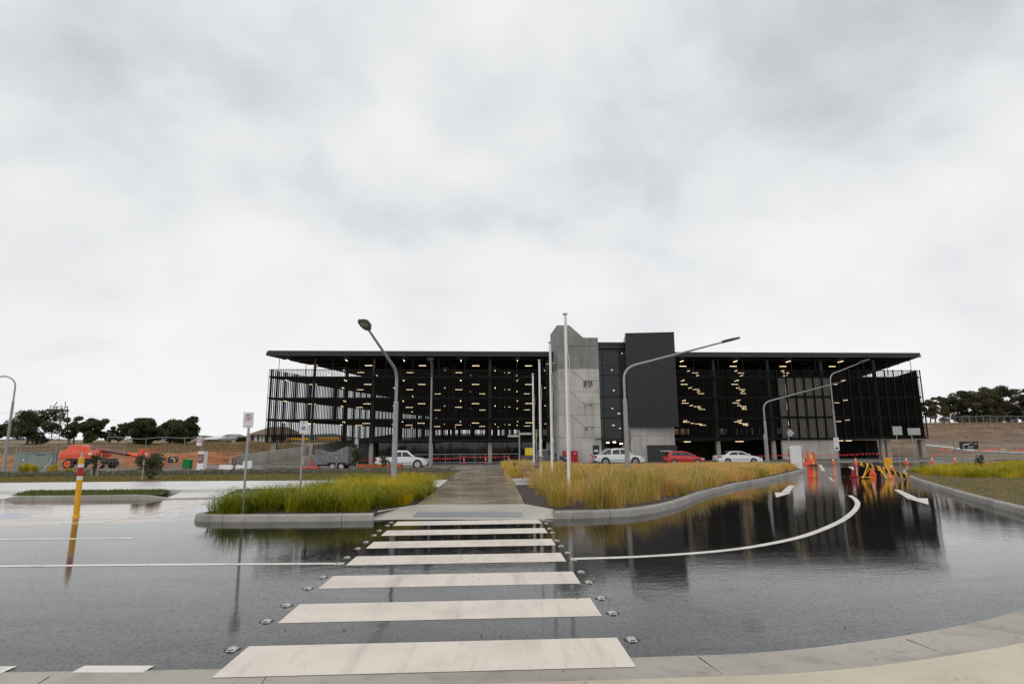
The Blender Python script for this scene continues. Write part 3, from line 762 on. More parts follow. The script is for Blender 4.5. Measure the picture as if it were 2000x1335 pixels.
mark([[(-1.7, 36.2), (.95, 36.2), (.95, 36.9), (-1.7, 36.9)], [(-1.7, 37.8), (.95, 37.8), (.95, 38.5), (-1.7, 38.5)]], z=.06)
mark([[gp(300, 1010), gp(345, 1013), gp(425, 996), gp(370, 994)]], 'bluepaint', .0012)
mark([[gp(-60, 1012), gp(40, 1012), gp(66, 1003), gp(-20, 1003)]], 'bluepaint', .0012)
def chair_symbol(o, u, v):
    P = lambda a, b: (o[0]+u[0]*a+v[0]*b, o[1]+u[1]*a+v[1]*b)
    out = []
    for A, B in (((.35, .9), (.38, .5)), ((.38, .5), (.66, .5)), ((.66, .5), (.78, .2)), ((.37, .72), (.58, .70))): out += stripe([P(*A), P(*B)], .09)
    cs = [P(.42+.24*math.cos(t), .38+.26*math.sin(t)) for t in [R(150+i*22) for i in range(11)]]
    out += stripe(cs, .09); return out
o_ = np.array(gp(318, 1008)); u_ = np.array(gp(378, 1009))-o_; v_ = np.array(gp(352, 996))-o_
mark(chair_symbol(o_, u_*1.3, v_*1.0))

# ------------------------------------------------------------------ car park building
BO, BR = Vector((0, 83.4655, 0)), math.atan(.0251)
def fac(px, py, ly=0.0):
    """facade coordinates (along, height) seen at a pixel on the plane ly metres behind the facade line"""
    d = ray(px, py); t = (BO.y+ly/math.cos(BR))/(d.y-.0251*d.x)
    return d.x*t*math.cos(BR)+(d.y*t-BO.y)*math.sin(BR), EYE+d.z*t
XL, XR = fac(522, 800)[0], fac(1803, 800)[0]
LV = [2.1, 5.1, 8.1, 11.1]                       # upper deck levels
ROOF = 14.05; DEEP = 58; SK = .335; GZ = -1.18
def sk(x, y): return (x+SK*y, y)
cp = thing('car_park', 'long black multi-level car park wrapped in thin vertical battens with a flat overhanging roof', 'car park', BO, BR)
def plan(x0, x1, y0, y1): return [sk(x0, y0), sk(x1, y0), sk(x1, y1), sk(x0, y1)]
for z in LV:
    xs0 = XL+.25 if z > 3 else fac(669, 840)[0]
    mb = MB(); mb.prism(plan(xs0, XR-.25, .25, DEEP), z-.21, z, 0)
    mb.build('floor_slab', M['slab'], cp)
    mb = MB(); mb.bx((XL if z > 3 else xs0, -.02, z-.11), (XR, .24, z+.06)); mb.build('edge_beam', M['dark'], cp)
mb = MB(); mb.prism(plan(XL-.25, XR+.1, -.5, DEEP+.5), ROOF, ROOF+.28); 
for i in range(15):
    y = 2+i*4; mb.prism(plan(XL+.3, XR-.3, y, y+.2), ROOF-.22, ROOF-.002)
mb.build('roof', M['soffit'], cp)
mb = MB()
mb.bx((XL-.25, -.62, ROOF-.02), (XR+.1, -.502, ROOF+.62)); mb.bx((XL-.27, -.70, ROOF+.34), (XR+.12, -.622, ROOF+.68))
for i in range(12):
    x = XL+4+i*8.4; mb.bx((x, -.72, ROOF-.05), (x+.12, -.702, ROOF+.36))
mb.prism([sk(XL-.4, -.4), sk(XL-.26, -.4), sk(XL-.26, DEEP), sk(XL-.4, DEEP)], ROOF, ROOF+.5)
mb.build('roof_fascia', M['fascia'], cp)
BAY = 8.36
# columns: front row shows concrete under the first deck
gx = [fac(606, 850)[0]+i*BAY for i in range(-1, 11)]
def inside(x): return XL+.3 < x < XR-.3
T0, T1 = fac(1084, 800)[0], fac(1318, 800)[0]
for i, x in enumerate(gx):
    if not inside(x) or T0-1 < x < T1+.5: continue
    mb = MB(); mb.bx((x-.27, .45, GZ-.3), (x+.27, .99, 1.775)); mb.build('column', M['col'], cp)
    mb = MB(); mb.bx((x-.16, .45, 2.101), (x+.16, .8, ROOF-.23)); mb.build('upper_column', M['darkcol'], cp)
mb = MB()
for r_, yy in enumerate((8.5, 17, 25.5, 34, 42.5, 51)):
    for x in gx:
        if XL+1 < x < XR-1:
            a, b = sk(x, yy)
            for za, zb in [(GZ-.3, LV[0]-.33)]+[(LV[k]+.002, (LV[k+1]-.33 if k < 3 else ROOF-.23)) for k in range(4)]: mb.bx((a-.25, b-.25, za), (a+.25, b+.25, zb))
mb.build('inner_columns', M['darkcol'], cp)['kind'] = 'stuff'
for x in (fac(526, 850)[0]+.5, fac(1738, 850)[0], fac(1810, 850)[0]-.35):
    mb = MB(); mb.bx((x-.35, .4, GZ-.3), (x+.35, 1.2, 1.775)); mb.build('column', M['col'], cp)
# batten screens
FB, FT = 1.92, 12.15
def battens(x0, x1, pitch, wd, z0=FB, z1=FT, y=-.18, posts=8.36):
    mb = MB(); n = int((x1-x0)/pitch)
    for i in range(n+1):
        x = x0+i*pitch+random.uniform(-.012, .012)
        o = len(mb.v); w = wd/2
        mb.v += [(x-w, y, z0), (x+w, y, z0), (x+w, y+.05, z0), (x-w, y+.05, z0), (x-w, y, z1), (x+w, y, z1), (x+w, y+.05, z1), (x-w, y+.05, z1)]
        for q in ((0, 1, 5, 4), (1, 2, 6, 5), (2, 3, 7, 6), (3, 0, 4, 7)): mb.f.append([o+k for k in q]); mb.m.append(0)
    for z in (z0+.02, max(z0+.02, LV[1]), LV[2], LV[3], z1-.06): mb.bx((x0-.04, y+.052, z-.045), (x1+.04, y+.11, z+.045))
    return mb
def bays(xa, xb, pitch, wd, wdt=BAY, z0=FB):
    n = max(1, round((xb-xa)/wdt))
    for i in range(n):
        a, b = lerp(xa, xb, i/n), lerp(xa, xb, (i+1)/n)
        mb = battens(a, b-pitch*.6, pitch, wd, z0)
        mb.build('batten_screen', M['fin'], cp)
R0, R1 = fac(572, 840)[0], fac(668, 840)[0]
bays(XL, R0, .215, .07)
bays(R0, R1, .215, .07, z0=LV[1]-.15)
bays(R1, T0-.3, .215, .07)
G0, G1 = fac(1521, 800)[0], fac(1627, 800)[0]
bays(T1+.4, G0, .215, .065)
bays(G0, G1, .26, .05, 20)
bays(G1, XR, .2, .05)
# framing posts behind the battens
mb = MB()
for x in [lerp(G1, XR, i/10) for i in range(11)]+[lerp(G0, G1, i/6) for i in range(7)]: mb.bx((x-.06, -.33, FB-.05), (x+.06, -.19, FT+.02))
mb.build('screen_frame', M['fin'], cp)
for i in range(26):
    x = lerp(XL+1.2, XR-1, i/25)
    if T0-1 < x < T1+.5: continue
    mb = MB(); mb.tube([(x, .1, 11.3), (x, .1, ROOF-.02)], .04, 5); mb.build('roof_prop', M['dark'], cp)
# grey backed panels and the concrete wall under them
mb = MB()
for k, (za, zb) in enumerate(((FB, LV[1]-.15), (LV[1]+.15, LV[2]-.15), (LV[2]+.15, LV[3]-.15))):
    for i in range(6):
        a, b = lerp(G0, G1, i/6), lerp(G0, G1, (i+1)/6); mb.bx((a+.08, .02, za+.05), (b-.08, .1, zb))
mb.build('backing_panel', M['fingrey'], cp)
a0, a1 = fac(1529, 870)[0], fac(1634, 870)[0]
mb = MB(); mb.bx((a0, .2, GZ-.3), (a1, .55, 1.80))
mb.build('ground_wall', M['rampc'], cp)
# side and rear screens
def sidebat(x0, n, pitch, wd, name, zb=FB):
    mb = MB()
    for i in range(n):
        y = .4+i*pitch; a, b = sk(x0, y)
        mb.bx((a-.06, b-wd/2, zb), (a+.06, b+wd/2, FT))
    for z in (LV[1], LV[2], LV[3]):
        mb.prism([sk(x0+.08, .3), sk(x0+.2, .3), sk(x0+.2, DEEP), sk(x0+.08, DEEP)], z-.16, z+.16)
    return mb.build(name, M['fin'], cp)
sidebat(XL, int(DEEP/.42), .42, .17, 'side_screen')
sidebat(XR-.2, int(DEEP/.26), .26, .25, 'side_screen')
mb = MB()
n = int((XR-XL)/.3)
for i in range(n):
    x = XL+.3+i*.3; a, b = sk(x, DEEP+.3); mb.bx((a-.075, b-.06, 2.3), (a+.075, b+.06, 12.1))
mb.build('rear_screen', M['fin'], cp)
mb = MB()
for i, x in enumerate(gx):
    if inside(x):
        a, b = sk(x, DEEP); w = [4.6, 2.2, 1.2, 2.8][i % 4]
        if i > 1: mb.bx((a-w/2, b-.2, 2.11), (a+w/2, b, ROOF-.3))
for z in LV[1:]: mb.prism(plan(XL+6, XR-.3, DEEP-.6, DEEP-.3), z, z+1.05)
for z in LV: mb.prism(plan(XL+12, XR-.3, 29, 29.25), z+.001, z+(1.0 if z < 3 else 2.65))
mb.prism(plan(XL+16, XR-.3, 40, 40.3), GZ-.3, 1.77)
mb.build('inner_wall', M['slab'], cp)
# ground storey glazing, black panels
mb = MB(); x0, x1 = fac(671, 870)[0], fac(716, 870)[0]; mb.bx((x0, .3, GZ-.3), (x1, .5, 1.775)); mb.bx((x0+.2, .28, GZ-.1), (x1-.3, .298, 1.2)); mb.build('black_panel', M['dark'], cp)
gl = MB(); fr = MB(); x0, x1 = fac(727, 870)[0], T0-.4
for i in range(12):
    a, b = lerp(x0, x1, i/12), lerp(x0, x1, (i+1)/12)
    gl.bx((a+.05, 2.9, GZ), (b-.05, 2.95, 1.76)); fr.bx((a-.05, 2.85, GZ), (a+.05, 3.0, 1.77))
fr.bx((x0, 2.84, .55), (x1, 2.86, .65)); 
gl.build('shop_glass', M['glassb'], cp); fr.build('glazing_frame', M['dark'], cp)
mb = MB(); mb.prism(plan(XL+20, XR-4, 10, 10.3), GZ-.3, 1.76)
mb.build('back_wall', M['soffit'], cp)
# ceiling tubes
spots = []
for li, zc in enumerate([LV[0]-.33, LV[1]-.24, LV[2]-.24, LV[3]-.24, ROOF-.24]):
    for bi in range(-1, 11):
        for yy, par in ((1.9, 0), (7.5, 1), (13.5, 0), (16.5, 1), (20.5, 0), (25, 1), (31, 0)):
            x = gx[0]+bi*BAY+{1.9: 4.1, 7.5: 6.3, 13.5: 1.2, 16.5: 3.4, 20.5: 5.4, 25: 7.6, 31: 2.4}[yy]
            if li == 0 and not (T1 < x < a0 or a1 < x < XR-2): continue
            if not (XL+1.5 < x+SK*0 < XR-1.5): continue
            if T0-.5 < x < T1+.5 and yy < 4: continue
            if li in (1, 2, 3) and bi < 2 and yy > 17: continue
            if li == 0 and yy > 9: continue
            spots.append((yy, x, zc, par))
spots.sort()
rest = MB()
tube_me = {}
for k, (yy, x, zc, par) in enumerate(spots):
    a, b = x, yy
    d = (1.12, .07, .04) if par else (.08, 1.35, .04)
    if k < 96:
        mb = MB(); mb.box((0, 0, 0), d)
        if par not in tube_me:
            o = mb.build('ceiling_light', M['lampon'], cp); tube_me[par] = o.data
        else:
            o = bpy.data.objects.new('ceiling_light', tube_me[par]); COL.objects.link(o); o.parent = cp
        o.location = (a, b, zc-.10)
    else: rest.box((a, b, zc-.10), d)
rest.build('ceiling_lights', M['lampon'], cp)['kind'] = 'stuff'
# left ramp up to the first deck
rp = [(-30.6, 70.5), (-23.0, 70.5), (-8.5, 104), (-16.5, 104)]
zr = lambda y: pw(y, [(70.5, -1.02), (74, -.75), (104, 2.15)])
ramp = thing('ramp', 'concrete vehicle ramp rising from the street under the left end of the car park', 'ramp', (0, 0, 0))
def rampstrip(pa, pb, h0, h1, mi, name, n=14, m=None, wid=None):
    mb = MB()
    for i in range(n+1):
        t = i/n; a = (lerp(pa[0], pb[0], t), lerp(pa[1], pb[1], t)); z = zr(a[1])
        mb.v += [(a[0]-wid, a[1], z-.6), (a[0]+wid, a[1], z-.6), (a[0]+wid, a[1], z+h1), (a[0]-wid, a[1], z+h1)]
    for i in range(n):
        for q in range(4): mb.f.append([i*4+q, i*4+(q+1) % 4, (i+1)*4+(q+1) % 4, (i+1)*4+q]); mb.m.append(0)
    mb.f += [[0, 1, 2, 3], [n*4+3, n*4+2, n*4+1, n*4]]; mb.m += [0, 0]
    return mb.build(name, m, ramp)
rampstrip((-30.8, 71.5), (-16.6, 104), 0, 1.25, 0, 'parapet', m=M['rampc'], wid=.14)
rampstrip((-22.9, 73.5), (-8.6, 104), 0, .95, 0, 'parapet', m=M['rampc'], wid=.14)
mb = MB()
for i in range(15):
    t = i/14; l = (lerp(-30.66, -16.46, t), lerp(70.5, 104, t)); r2 = (lerp(-24.2, -8.74, t), lerp(70.5, 104, t)); z = zr(l[1])
    mb.v += [(l[0], l[1], z), (r2[0], r2[1], z)]
for i in range(14): mb.f.append([2*i, 2*i+1, 2*i+3, 2*i+2]); mb.m.append(0)
mb.build('ramp_deck', M['rampdeck'], ramp)
mb = MB()
for p, q, z in ((at(523, 858, 84.5), at(583, 857, 84.5), 0), (at(622, 855.5, 86), at(663, 855.5, 86), 0)):
    pass
for (pa, pb, Y) in ((560, 603, 84.6), (622, 663, 86.0)):
    p, q = at(pa, 857 if pa < 600 else 855.5, Y), at(pb, 857 if pa < 600 else 855.5, Y)
    b = thing('clearance_bar', 'long yellow height clearance bar hanging over the ramp ' + ('left of the middle ramp column' if pa < 600 else 'right of the middle ramp column'), 'clearance bar', p, 0, 'height bars over the ramp')
    mb = MB(); mb.tube([(0, 0, 0), tuple(q-p)], .17, 8); mb.build('bar', M['yellow'], b)
    for t in (.1, .9):
        mb = MB(); mb.tube([((q-p).x*t, 0, .17), ((q-p).x*t, 0, 1.775-p.z)], .02, 4); mb.build('hanger', M['dark'], b)

# ------------------------------------------------------------------ stair tower
st = thing('stair_tower', 'stair and lift tower with a raw concrete shaft, dark glass strip and charcoal ribbed box', 'tower', BO, BR)
LY = -5.0
def tf(px, py, ly=LY): return fac(px, py, ly)
xa = tf(1091, 800)[0]; xb = tf(1171.5, 780)[0]
ztop = tf(1111, 635)[1]; zmid = tf(1150, 659)[1]
zj = [tf(1130, y)[1] for y in (900, 854.5, 809.5, 764.5, 719.5, 675)]
zj[0] = GZ-.3
D1 = 7.2
XB0 = xa - 0.0
for k in range(5):
    za, zb = zj[k]+(.02 if k else 0), zj[k+1]-.02
    m = M['shaft'] if k < 4 else M['shaftdark']
    MB().bx((xa, LY, za), (xb, LY+D1, zb)).build('shaft_panel', m, st)
xm1, xm2 = tf(1112, 635)[0], tf(1139, 658)[0]
mb = MB(); mb.front([(xa, zj[5]+.02), (xb, zj[5]+.02), (xb, zmid), (xm2, zmid), (xm1, ztop), (xa, ztop)], LY, LY+.3)
mb.bx((xa, LY+.302, zj[5]+.02), (xa+.3, LY+D1, ztop)); mb.bx((xb-.3, LY+.302, zj[5]+.02), (xb, LY+D1, zmid)); mb.bx((xa+.302, LY+D1-.3, zj[5]+.02), (xb-.302, LY+D1, zmid))
mb.build('shaft_crown', M['shaftdark'], st)
mb = MB()
mb.bx((xa+.04, LY+.04, GZ), (xb-.04, LY+D1-.04, zj[5]))
mb.build('shaft_core', M['joint'], st)
mb = MB()   # scored lines on the panels
def score(p, q, w=.05):
    (x1, z1), (x2, z2) = p, q; dx, dz = x2-x1, z2-z1; l = math.hypot(dx, dz); nx_, nz_ = -dz/l*w/2, dx/l*w/2
    mb.add([(x1+nx_, LY-.006, z1+nz_), (x2+nx_, LY-.006, z2+nz_), (x2-nx_, LY-.006, z2-nz_), (x1-nx_, LY-.006, z1-nz_)]+[(x1+nx_, LY+.01, z1+nz_), (x2+nx_, LY+.01, z2+nz_), (x2-nx_, LY+.01, z2-nz_), (x1-nx_, LY+.01, z1-nz_)], [(0, 1, 2, 3), (0, 4, 5, 1), (2, 6, 7, 3), (1, 5, 6, 2), (3, 7, 4, 0)])
for k in (1, 2, 3):
    zt = zj[k+1]; xs_, xe = lerp(xa, xb, .30), lerp(xa, xb, .62); zm = zt-1.65
    score((xs_, zt-.1), (xe, zm)); score((xe, zm), (xb-.02, zm-.02)); score((xe, zm), (xe, zj[k]+.05), .035)
score((lerp(xa, xb, .6), zj[4]+.05), (lerp(xa, xb, .6), zj[5]-.05), .03)
mb.build('scored_line', M['joint'], st)
mb = MB()   # rust and damp runs under the scored ledges
for k in (1, 2, 3):
    zm = zj[k+1]-1.65; random.seed(k)
    for i in range(12 if k == 3 else 5):
        x = lerp(xa, xb, random.uniform(.63, .86)); l = random.uniform(.25, 1.1 if k == 3 else .5); w = random.uniform(.03, .09)
        mb.bx((x-w, LY-.004, zm-.06-l), (x+w, LY, zm-.06))
mb.build('rust_run', M['stain'], st)
# door, lamp bracket
x0, z0 = tf(1157.5, 869); x1, z1 = tf(1171, 898)
mb = MB(); mb.bx((x0, LY-.05, GZ), (x1, LY-.001, z0)); d = mb.build('door', M['fascia'], st, bevel=.01)
MB().bx((x0+.15, LY-.06, z0-.85), (x1-.15, LY-.051, z0-.62)).build('door_sign', M['signw'], d)
mb = MB(); p = tf(1163, 858); q = tf(1178, 854); mb.tube([(q[0], LY-.05, q[1]), (p[0]+.2, LY-.6, p[1]), (p[0], LY-.6, p[1]-.05)], .07, 6); mb.lathe([(.02, .12), (.16, .05), (.16, -.1), (.02, -.12)], 10, (p[0], LY-.6, p[1])); mb.build('wall_lamp', M['dark'], st)
# glazed stair well
gx0, gx1 = xb+.02, tf(1232, 780)[0]
gy = LY+2.2; gz1 = tf(1190, 681, gy)[1]; gz0 = tf(1190, 856, gy)[1]
xs_ = [gx0, lerp(gx0, gx1, .22), lerp(gx0, gx1, .80), gx1+1.2]
hts = [gz0]+[LV[k] for k in (1, 2, 3)]+[gz1]
for i in range(3):
    for k in range(4):
        MB().bx((xs_[i]+.03, gy, hts[k]+.03), (xs_[i+1]-.03, gy+.04, hts[k+1]-.03)).build('window', M['glassg'] if i == 0 else M['glassd'], st)
MB().bx((xs_[0]+.03, gy, GZ), (xs_[1]-.03, gy+.04, gz0-.3)).build('window', M['glassg'], st)
mb = MB()
for x in xs_[1:3]: mb.bx((x-.09, gy-.05, GZ if x == xs_[1] else gz0), (x+.09, gy+.1, gz1))
mb.bx((xs_[2]+.02, gy-.08, gz0), (xs_[2]+.34, gy-.051, gz1))
for z in hts: mb.bx((gx0, gy-.03, z-.2), (xs_[3], gy+.12, z+.06))
for k in range(4): z = lerp(hts[k], hts[k+1], .36); mb.bx((gx0, gy-.02, z-.03), (xs_[3], gy+.1, z+.03))
mb.build('mullion', M['dark'], st)
mb = MB(); mb.bx((gx0, gy-.3, gz1+.06), (xs_[3], gy+4, gz1+.55)); mb.bx((gx0, gy-.4, gz1+.56), (xs_[3], gy+4, gz1+.9)); mb.build('parapet', M['fascia'], st)
mb = MB(); mb.bx((gx0, gy-.9, gz0-.42), (xs_[3]-.3, gy+.3, gz0-.22)); mb.build('canopy', M['dark'], st)
mb = MB()
for z in LV: mb.bx((gx0, gy+.5, z-.25), (xs_[3]+1, gy+5, z))
mb.bx((gx0, gy+5.01, GZ), (xs_[3]+1, gy+5.2, gz1)); mb.build('landing', M['slab'], st)
for i, (px, py) in enumerate(((1192, 734), (1195, 722), (1189, 732), (1199, 762), (1195, 775), (1196, 797), (1210, 818), (1192, 817), (1198, 830), (1213, 690), (1209, 807), (1212, 836), (1200, 863), (1213, 866), (1187, 864))):
    x, z = tf(px, py, gy+1.6); mb = MB()
    mb.box((x, gy+1.6, z), (.34 if i > 5 else .2, .2, .10)); mb.build('ceiling_light', M['lampcold'], st)
# ribbed box on its concrete base
bx0, bz0 = tf(1229.5, 832); bx1 = tf(1323.5, 829)[0]
zt_ = tf(1264, 651.5)[1]
wB = bx1-bx0; ang = R(-9)
nr = 34; prof = []
for i in range(nr):
    x = i*wB/nr; prof += [(x, 0), (x+wB/nr*.60, 0), (x+wB/nr*.66, .10), (x+wB/nr*.94, .10)]
prof.append((wB, 0)); ca, sa = math.cos(ang), math.sin(ang)
poly = [(bx0+x*ca-y*sa, LY-.3+x*sa+y*ca+.55) for x, y in prof]+[(bx1+1.0, LY+6), (bx0+1.2, LY+6)]
mb = MB(); mb.prism(poly, bz0, zt_); mb.build('cladding_box', M['clad'], st)
pe = [(bx0+x*ca-y*sa, LY-.3+x*sa+y*ca+.55) for x, y in ((-.04, -.05), (wB+.04, -.05), (wB+.04, .1), (-.04, .1))]
mb = MB(); mb.prism(pe, zt_+.002, zt_+.12); mb.prism(pe, bz0-.1, bz0-.002); mb.build('cladding_trim', M['fascia'], st)
c0, c1 = tf(1233, 870, LY+.4)[0], tf(1319, 870, LY+.4)[0]
zc = tf(1275, 850, LY+.4)[1]
mb = MB(); mb.bx((c0, LY+.5, GZ-.3), (c1, LY+6, zc-.015)); mb.bx((c0, LY+.5, zc+.015), (c1, LY+6, bz0-.101)); mb.build('base_wall', M['shaft'], st)
# dark plant enclosure
e0, ez = tf(1270.5, 870, LY-1.2); e1 = tf(1322, 870, LY-1.2)[0]
en = thing('plant_enclosure', 'dark grey service enclosure with white lettering against the concrete tower base', 'enclosure', (0, 83.4655, 0), BR)
mb = MB(); mb.bx((e0, LY-1.2, GZ), (e1, LY+.45, ez)); mb.build('cabinet', M['fascia'], en, bevel=.02)
mb = MB(); mb.bx((e0-.05, LY-1.25, ez+.001), (e1+.05, LY+.45, ez+.07)); mb.build('lid', M['dark'], en)
mb = MB(); xm = lerp(e0, e1, .62)
for i, w in enumerate((.16, .12, .16, .1, .16, .14, .1, .14)): mb.bx((xm-.9+i*.21, LY-1.215, .42), (xm-.9+i*.21+w, LY-1.2, .53))
mb.build('lettering', M['signw'], en)

# ------------------------------------------------------------------ vehicles (local +x is the front)
def wheels(root, xs, r, w, tw, rimm, spokes=5):
    for x in xs:
        for sgn in (-1, 1):
            wr = MB(); y0, y1 = sgn*(w-tw), sgn*(w+.015)
            ax = [(x, y0, r), (x, lerp(y0, y1, .08), r), (x, lerp(y0, y1, .92), r), (x, y1, r)]
            wr.tube(ax, [r*.93, r, r, r*.93], 24); t = wr.build('wheel', M['black'], root, smooth=True)
            rm = MB(); yo = sgn*(w+.016); yi = sgn*(w-.03)
            rm.tube([(x, sgn*(w+.004), r), (x, sgn*(w+.022), r)], [r*.70, r*.66], 24)
            o = rm.build('rim', rimm, t, smooth=True)
            hb = MB()
            for k in range(spokes):
                a = 2*math.pi*(k+.5)/spokes
                hb.tube([(x+math.cos(a)*r*.45, sgn*(w+.0225), r+math.sin(a)*r*.45), (x+math.cos(a)*r*.45, sgn*(w+.025), r+math.sin(a)*r*.45)], r*.13, 8)
            hb.tube([(x, sgn*(w+.022), r), (x, sgn*(w+.035), r)], r*.12, 8)
            hb.build('rim_hole', M['black'], t)
def vehicle(name, label, loc, rz, paint, low, cab, belt, w, wtop, wins, wx, r, rimm, tails, heads, extra=None, group=None):
    root = thing(name, label, 'ute' if 'ute' in name else 'car', loc, rz, group)
    ztop = max(z for x, z in cab)
    mb = MB(); mb.side(low, w); mb.build('body', paint, root, smooth=True, bevel=.055)
    mb = MB(); mb.side(cab, w-.05, wtop, belt, ztop); mb.build('cabin', paint, root, smooth=True, bevel=.045)
    hw = lambda z: lerp(w-.05, wtop, (z-belt)/(ztop-belt))+.004
    for poly in wins:
        for s in (-1, 1):
            mb = MB(); n = len(poly)
            mb.add([(x, s*hw(z), z) for x, z in poly]+[(x, s*(hw(z)-.03), z) for x, z in poly], [list(range(n)), list(range(n, 2*n))[::-1]]+[[i, n+i, n+(i+1) % n, (i+1) % n] for i in range(n)])
            mb.build('window', M['cargls'], root)
    # windscreen and rear window lie on the end slopes of the cabin outline
    for (a, b), nm in (((cab[0], cab[1]), 'rear_window'), ((cab[-2], cab[-1]), 'windscreen')):
        (x1, z1), (x2, z2) = a, b; dx, dz = x2-x1, z2-z1; l = math.hypot(dx, dz); sx = -dz/l if nm == 'rear_window' else -dz/l; sz = dx/l
        if nm == 'rear_window': sx, sz = -abs(dz)/l, abs(dx)/l
        else: sx, sz = abs(dz)/l, abs(dx)/l
        P = []
        for off in (.008, -.02):
            for t in (.1, .9):
                x, z = lerp(x1, x2, t), lerp(z1, z2, t); yy = lerp(w-.05, wtop, (z-belt)/(ztop-belt))-.07
                P += [(x+sx*off, -yy, z+sz*off), (x+sx*off, yy, z+sz*off)]
        mb = MB(); mb.add(P, [(0, 1, 3, 2), (4, 6, 7, 5), (0, 4, 5, 1), (2, 3, 7, 6), (0, 2, 6, 4), (1, 5, 7, 3)]); mb.build(nm, M['cargls'], root)
    for x in wx:
        for s in (-1, 1):
            mb = MB(); mb.tube([(x, s*(w-.12), r+.02), (x, s*(w+.007), r+.02)], r*1.17, 24); mb.build('wheel_arch', M['black'], root)
    wheels(root, wx, r, w, .2, rimm)
    for lst, nm, m in ((tails, 'tail_light', 'tail'), (heads, 'headlight', 'head')):
        for (x0, x1, z0, z1) in lst:
            for s in (-1, 1):
                mb = MB(); mb.bx((x0, s*(w-.28), z0), (x1, s*(w+.006), z1)); mb.build(nm, M[m], root, bevel=.015)
    xf = max(x for x, z in low); xr = min(x for x, z in low)
    for s in (-1, 1):
        mb = MB(); xm = cab[-1][0]-.35; mb.box((xm, s*(w+.09), belt+.10), (.11, .19, .14)); mb.build('mirror', paint, root, bevel=.03)
    mb = MB(); mb.bx((xr-.012, -w+.3, .32), (xr+.05, w-.3, .46)); mb.bx((xf-.05, -w+.3, .3), (xf+.012, w-.3, .48)); mb.build('bumper_insert', M['black'], root)
    mb = MB(); mb.bx((wx[0]+r*1.25, -w-.004, .56), (wx[1]-r*1.25, w+.004, .60)); mb.build('rub_strip', M['black'] if paint is not M['carred'] else M['maroon'], root)
    if extra: extra(root)
    return root
def handles(root, xs, z, w):
    for x in xs:
        for s in (-1, 1):
            mb = MB(); mb.bx((x, s*(w-.01), z), (x+.17, s*(w+.025), z+.035)); mb.build('handle', M['signgrey'], root)
SEDL = [(-2.40, .26), (-2.46, .50), (-2.44, .92), (-2.34, .99), (-1.60, 1.03), (1.0, .98), (1.75, .90), (2.25, .74), (2.44, .55), (2.40, .24)]
SEDC = [(-1.78, 1.0), (-1.02, 1.41), (-.55, 1.46), (.0, 1.45), (.40, 1.38), (1.28, .97)]
SEDW = [[(-1.30, 1.05), (-.95, 1.33), (-.28, 1.385), (-.22, 1.04)], [(-.15, 1.04), (-.20, 1.385), (.30, 1.33), (.93, 1.02)]]
def wd(px, Y): return base(px, Y)
sed = wd(1441, 64)
vehicle('sedan_car', 'white sedan facing right, parked beside the street lamp in front of the car park', sed, 0, M['carwhite'], SEDL, SEDC, 1.0, .90, .70, SEDW, (-1.42, 1.42), .33, M['rim'], [(-2.45, -2.05, .78, .95)], [(2.02, 2.38, .62, .76)], lambda r: handles(r, (-.95, .25), .86, .90))
HL = [(-2.02, .28), (-2.10, .50), (-2.06, .86), (-1.95, .98), (1.0, .96), (1.65, .84), (2.02, .68), (2.12, .5), (2.06, .25)]
HC = [(-2.0, .96), (-1.62, 1.40), (-1.2, 1.50), (-.3, 1.52), (.2, 1.46), (1.32, .95)]
HW = [[(-1.62, 1.05), (-1.32, 1.36), (-.45, 1.44), (-.38, 1.03)], [(-.30, 1.03), (-.36, 1.44), (.15, 1.40), (1.0, 1.0)]]
hat = wd(1335, 64)
vehicle('hatchback_car', 'bright red hatchback parked in front of the dark service enclosure', hat, 0, M['carred'], HL, HC, .97, .88, .68, HW, (-1.28, 1.3), .32, M['rim'], [(-2.08, -1.86, .86, 1.02)], [(1.72, 2.04, .62, .76)], lambda r: handles(r, (-.9, .2), .84, .88))
def ute(label, loc, paint, rimm, extra=None):
    up = .06; low = [(-2.60, .52), (-2.66, .75), (-2.64, 1.12), (-.85, 1.14), (1.05, 1.12), (1.9, 1.05), (2.45, .90), (2.62, .70), (2.60, .40), (2.3, .34), (-2.2, .42)]
    cab = [(-.95, 1.10), (-.82, 1.66), (-.45, 1.76), (.35, 1.75), (.62, 1.68), (1.45, 1.10)]
    win = [[(-.80, 1.17), (-.70, 1.58), (-.02, 1.65), (.0, 1.16)], [(.08, 1.16), (.06, 1.65), (.52, 1.60), (1.08, 1.16)]]
    def ex(r):
        mb = MB(); mb.bx((-2.55, -.72, 1.135), (-1.02, .72, 1.146)); mb.build('tray_bed', M['black'], r)
        mb = MB(); mb.bx((-2.80, -.75, .50), (-2.66, .75, .62)); mb.build('rear_step', M['signgrey'], r, bevel=.02)
        handles(r, (-.80, .10), 1.0, .92)
        if extra: extra(r)
    v = vehicle('ute', label, loc, 0, paint, low, cab, 1.12, .94, .72, win, (-1.55, 1.62), .41, rimm, [(-2.67, -2.48, .80, 1.06)], [(2.16, 2.56, .74, .90)], ex)
    v.scale = (1.02, 1, 1.08); return v
ute('plain white dual cab ute parked behind the rusted steel wall', wd(786, 62.5), M['carwhite'], M['steelrim'])
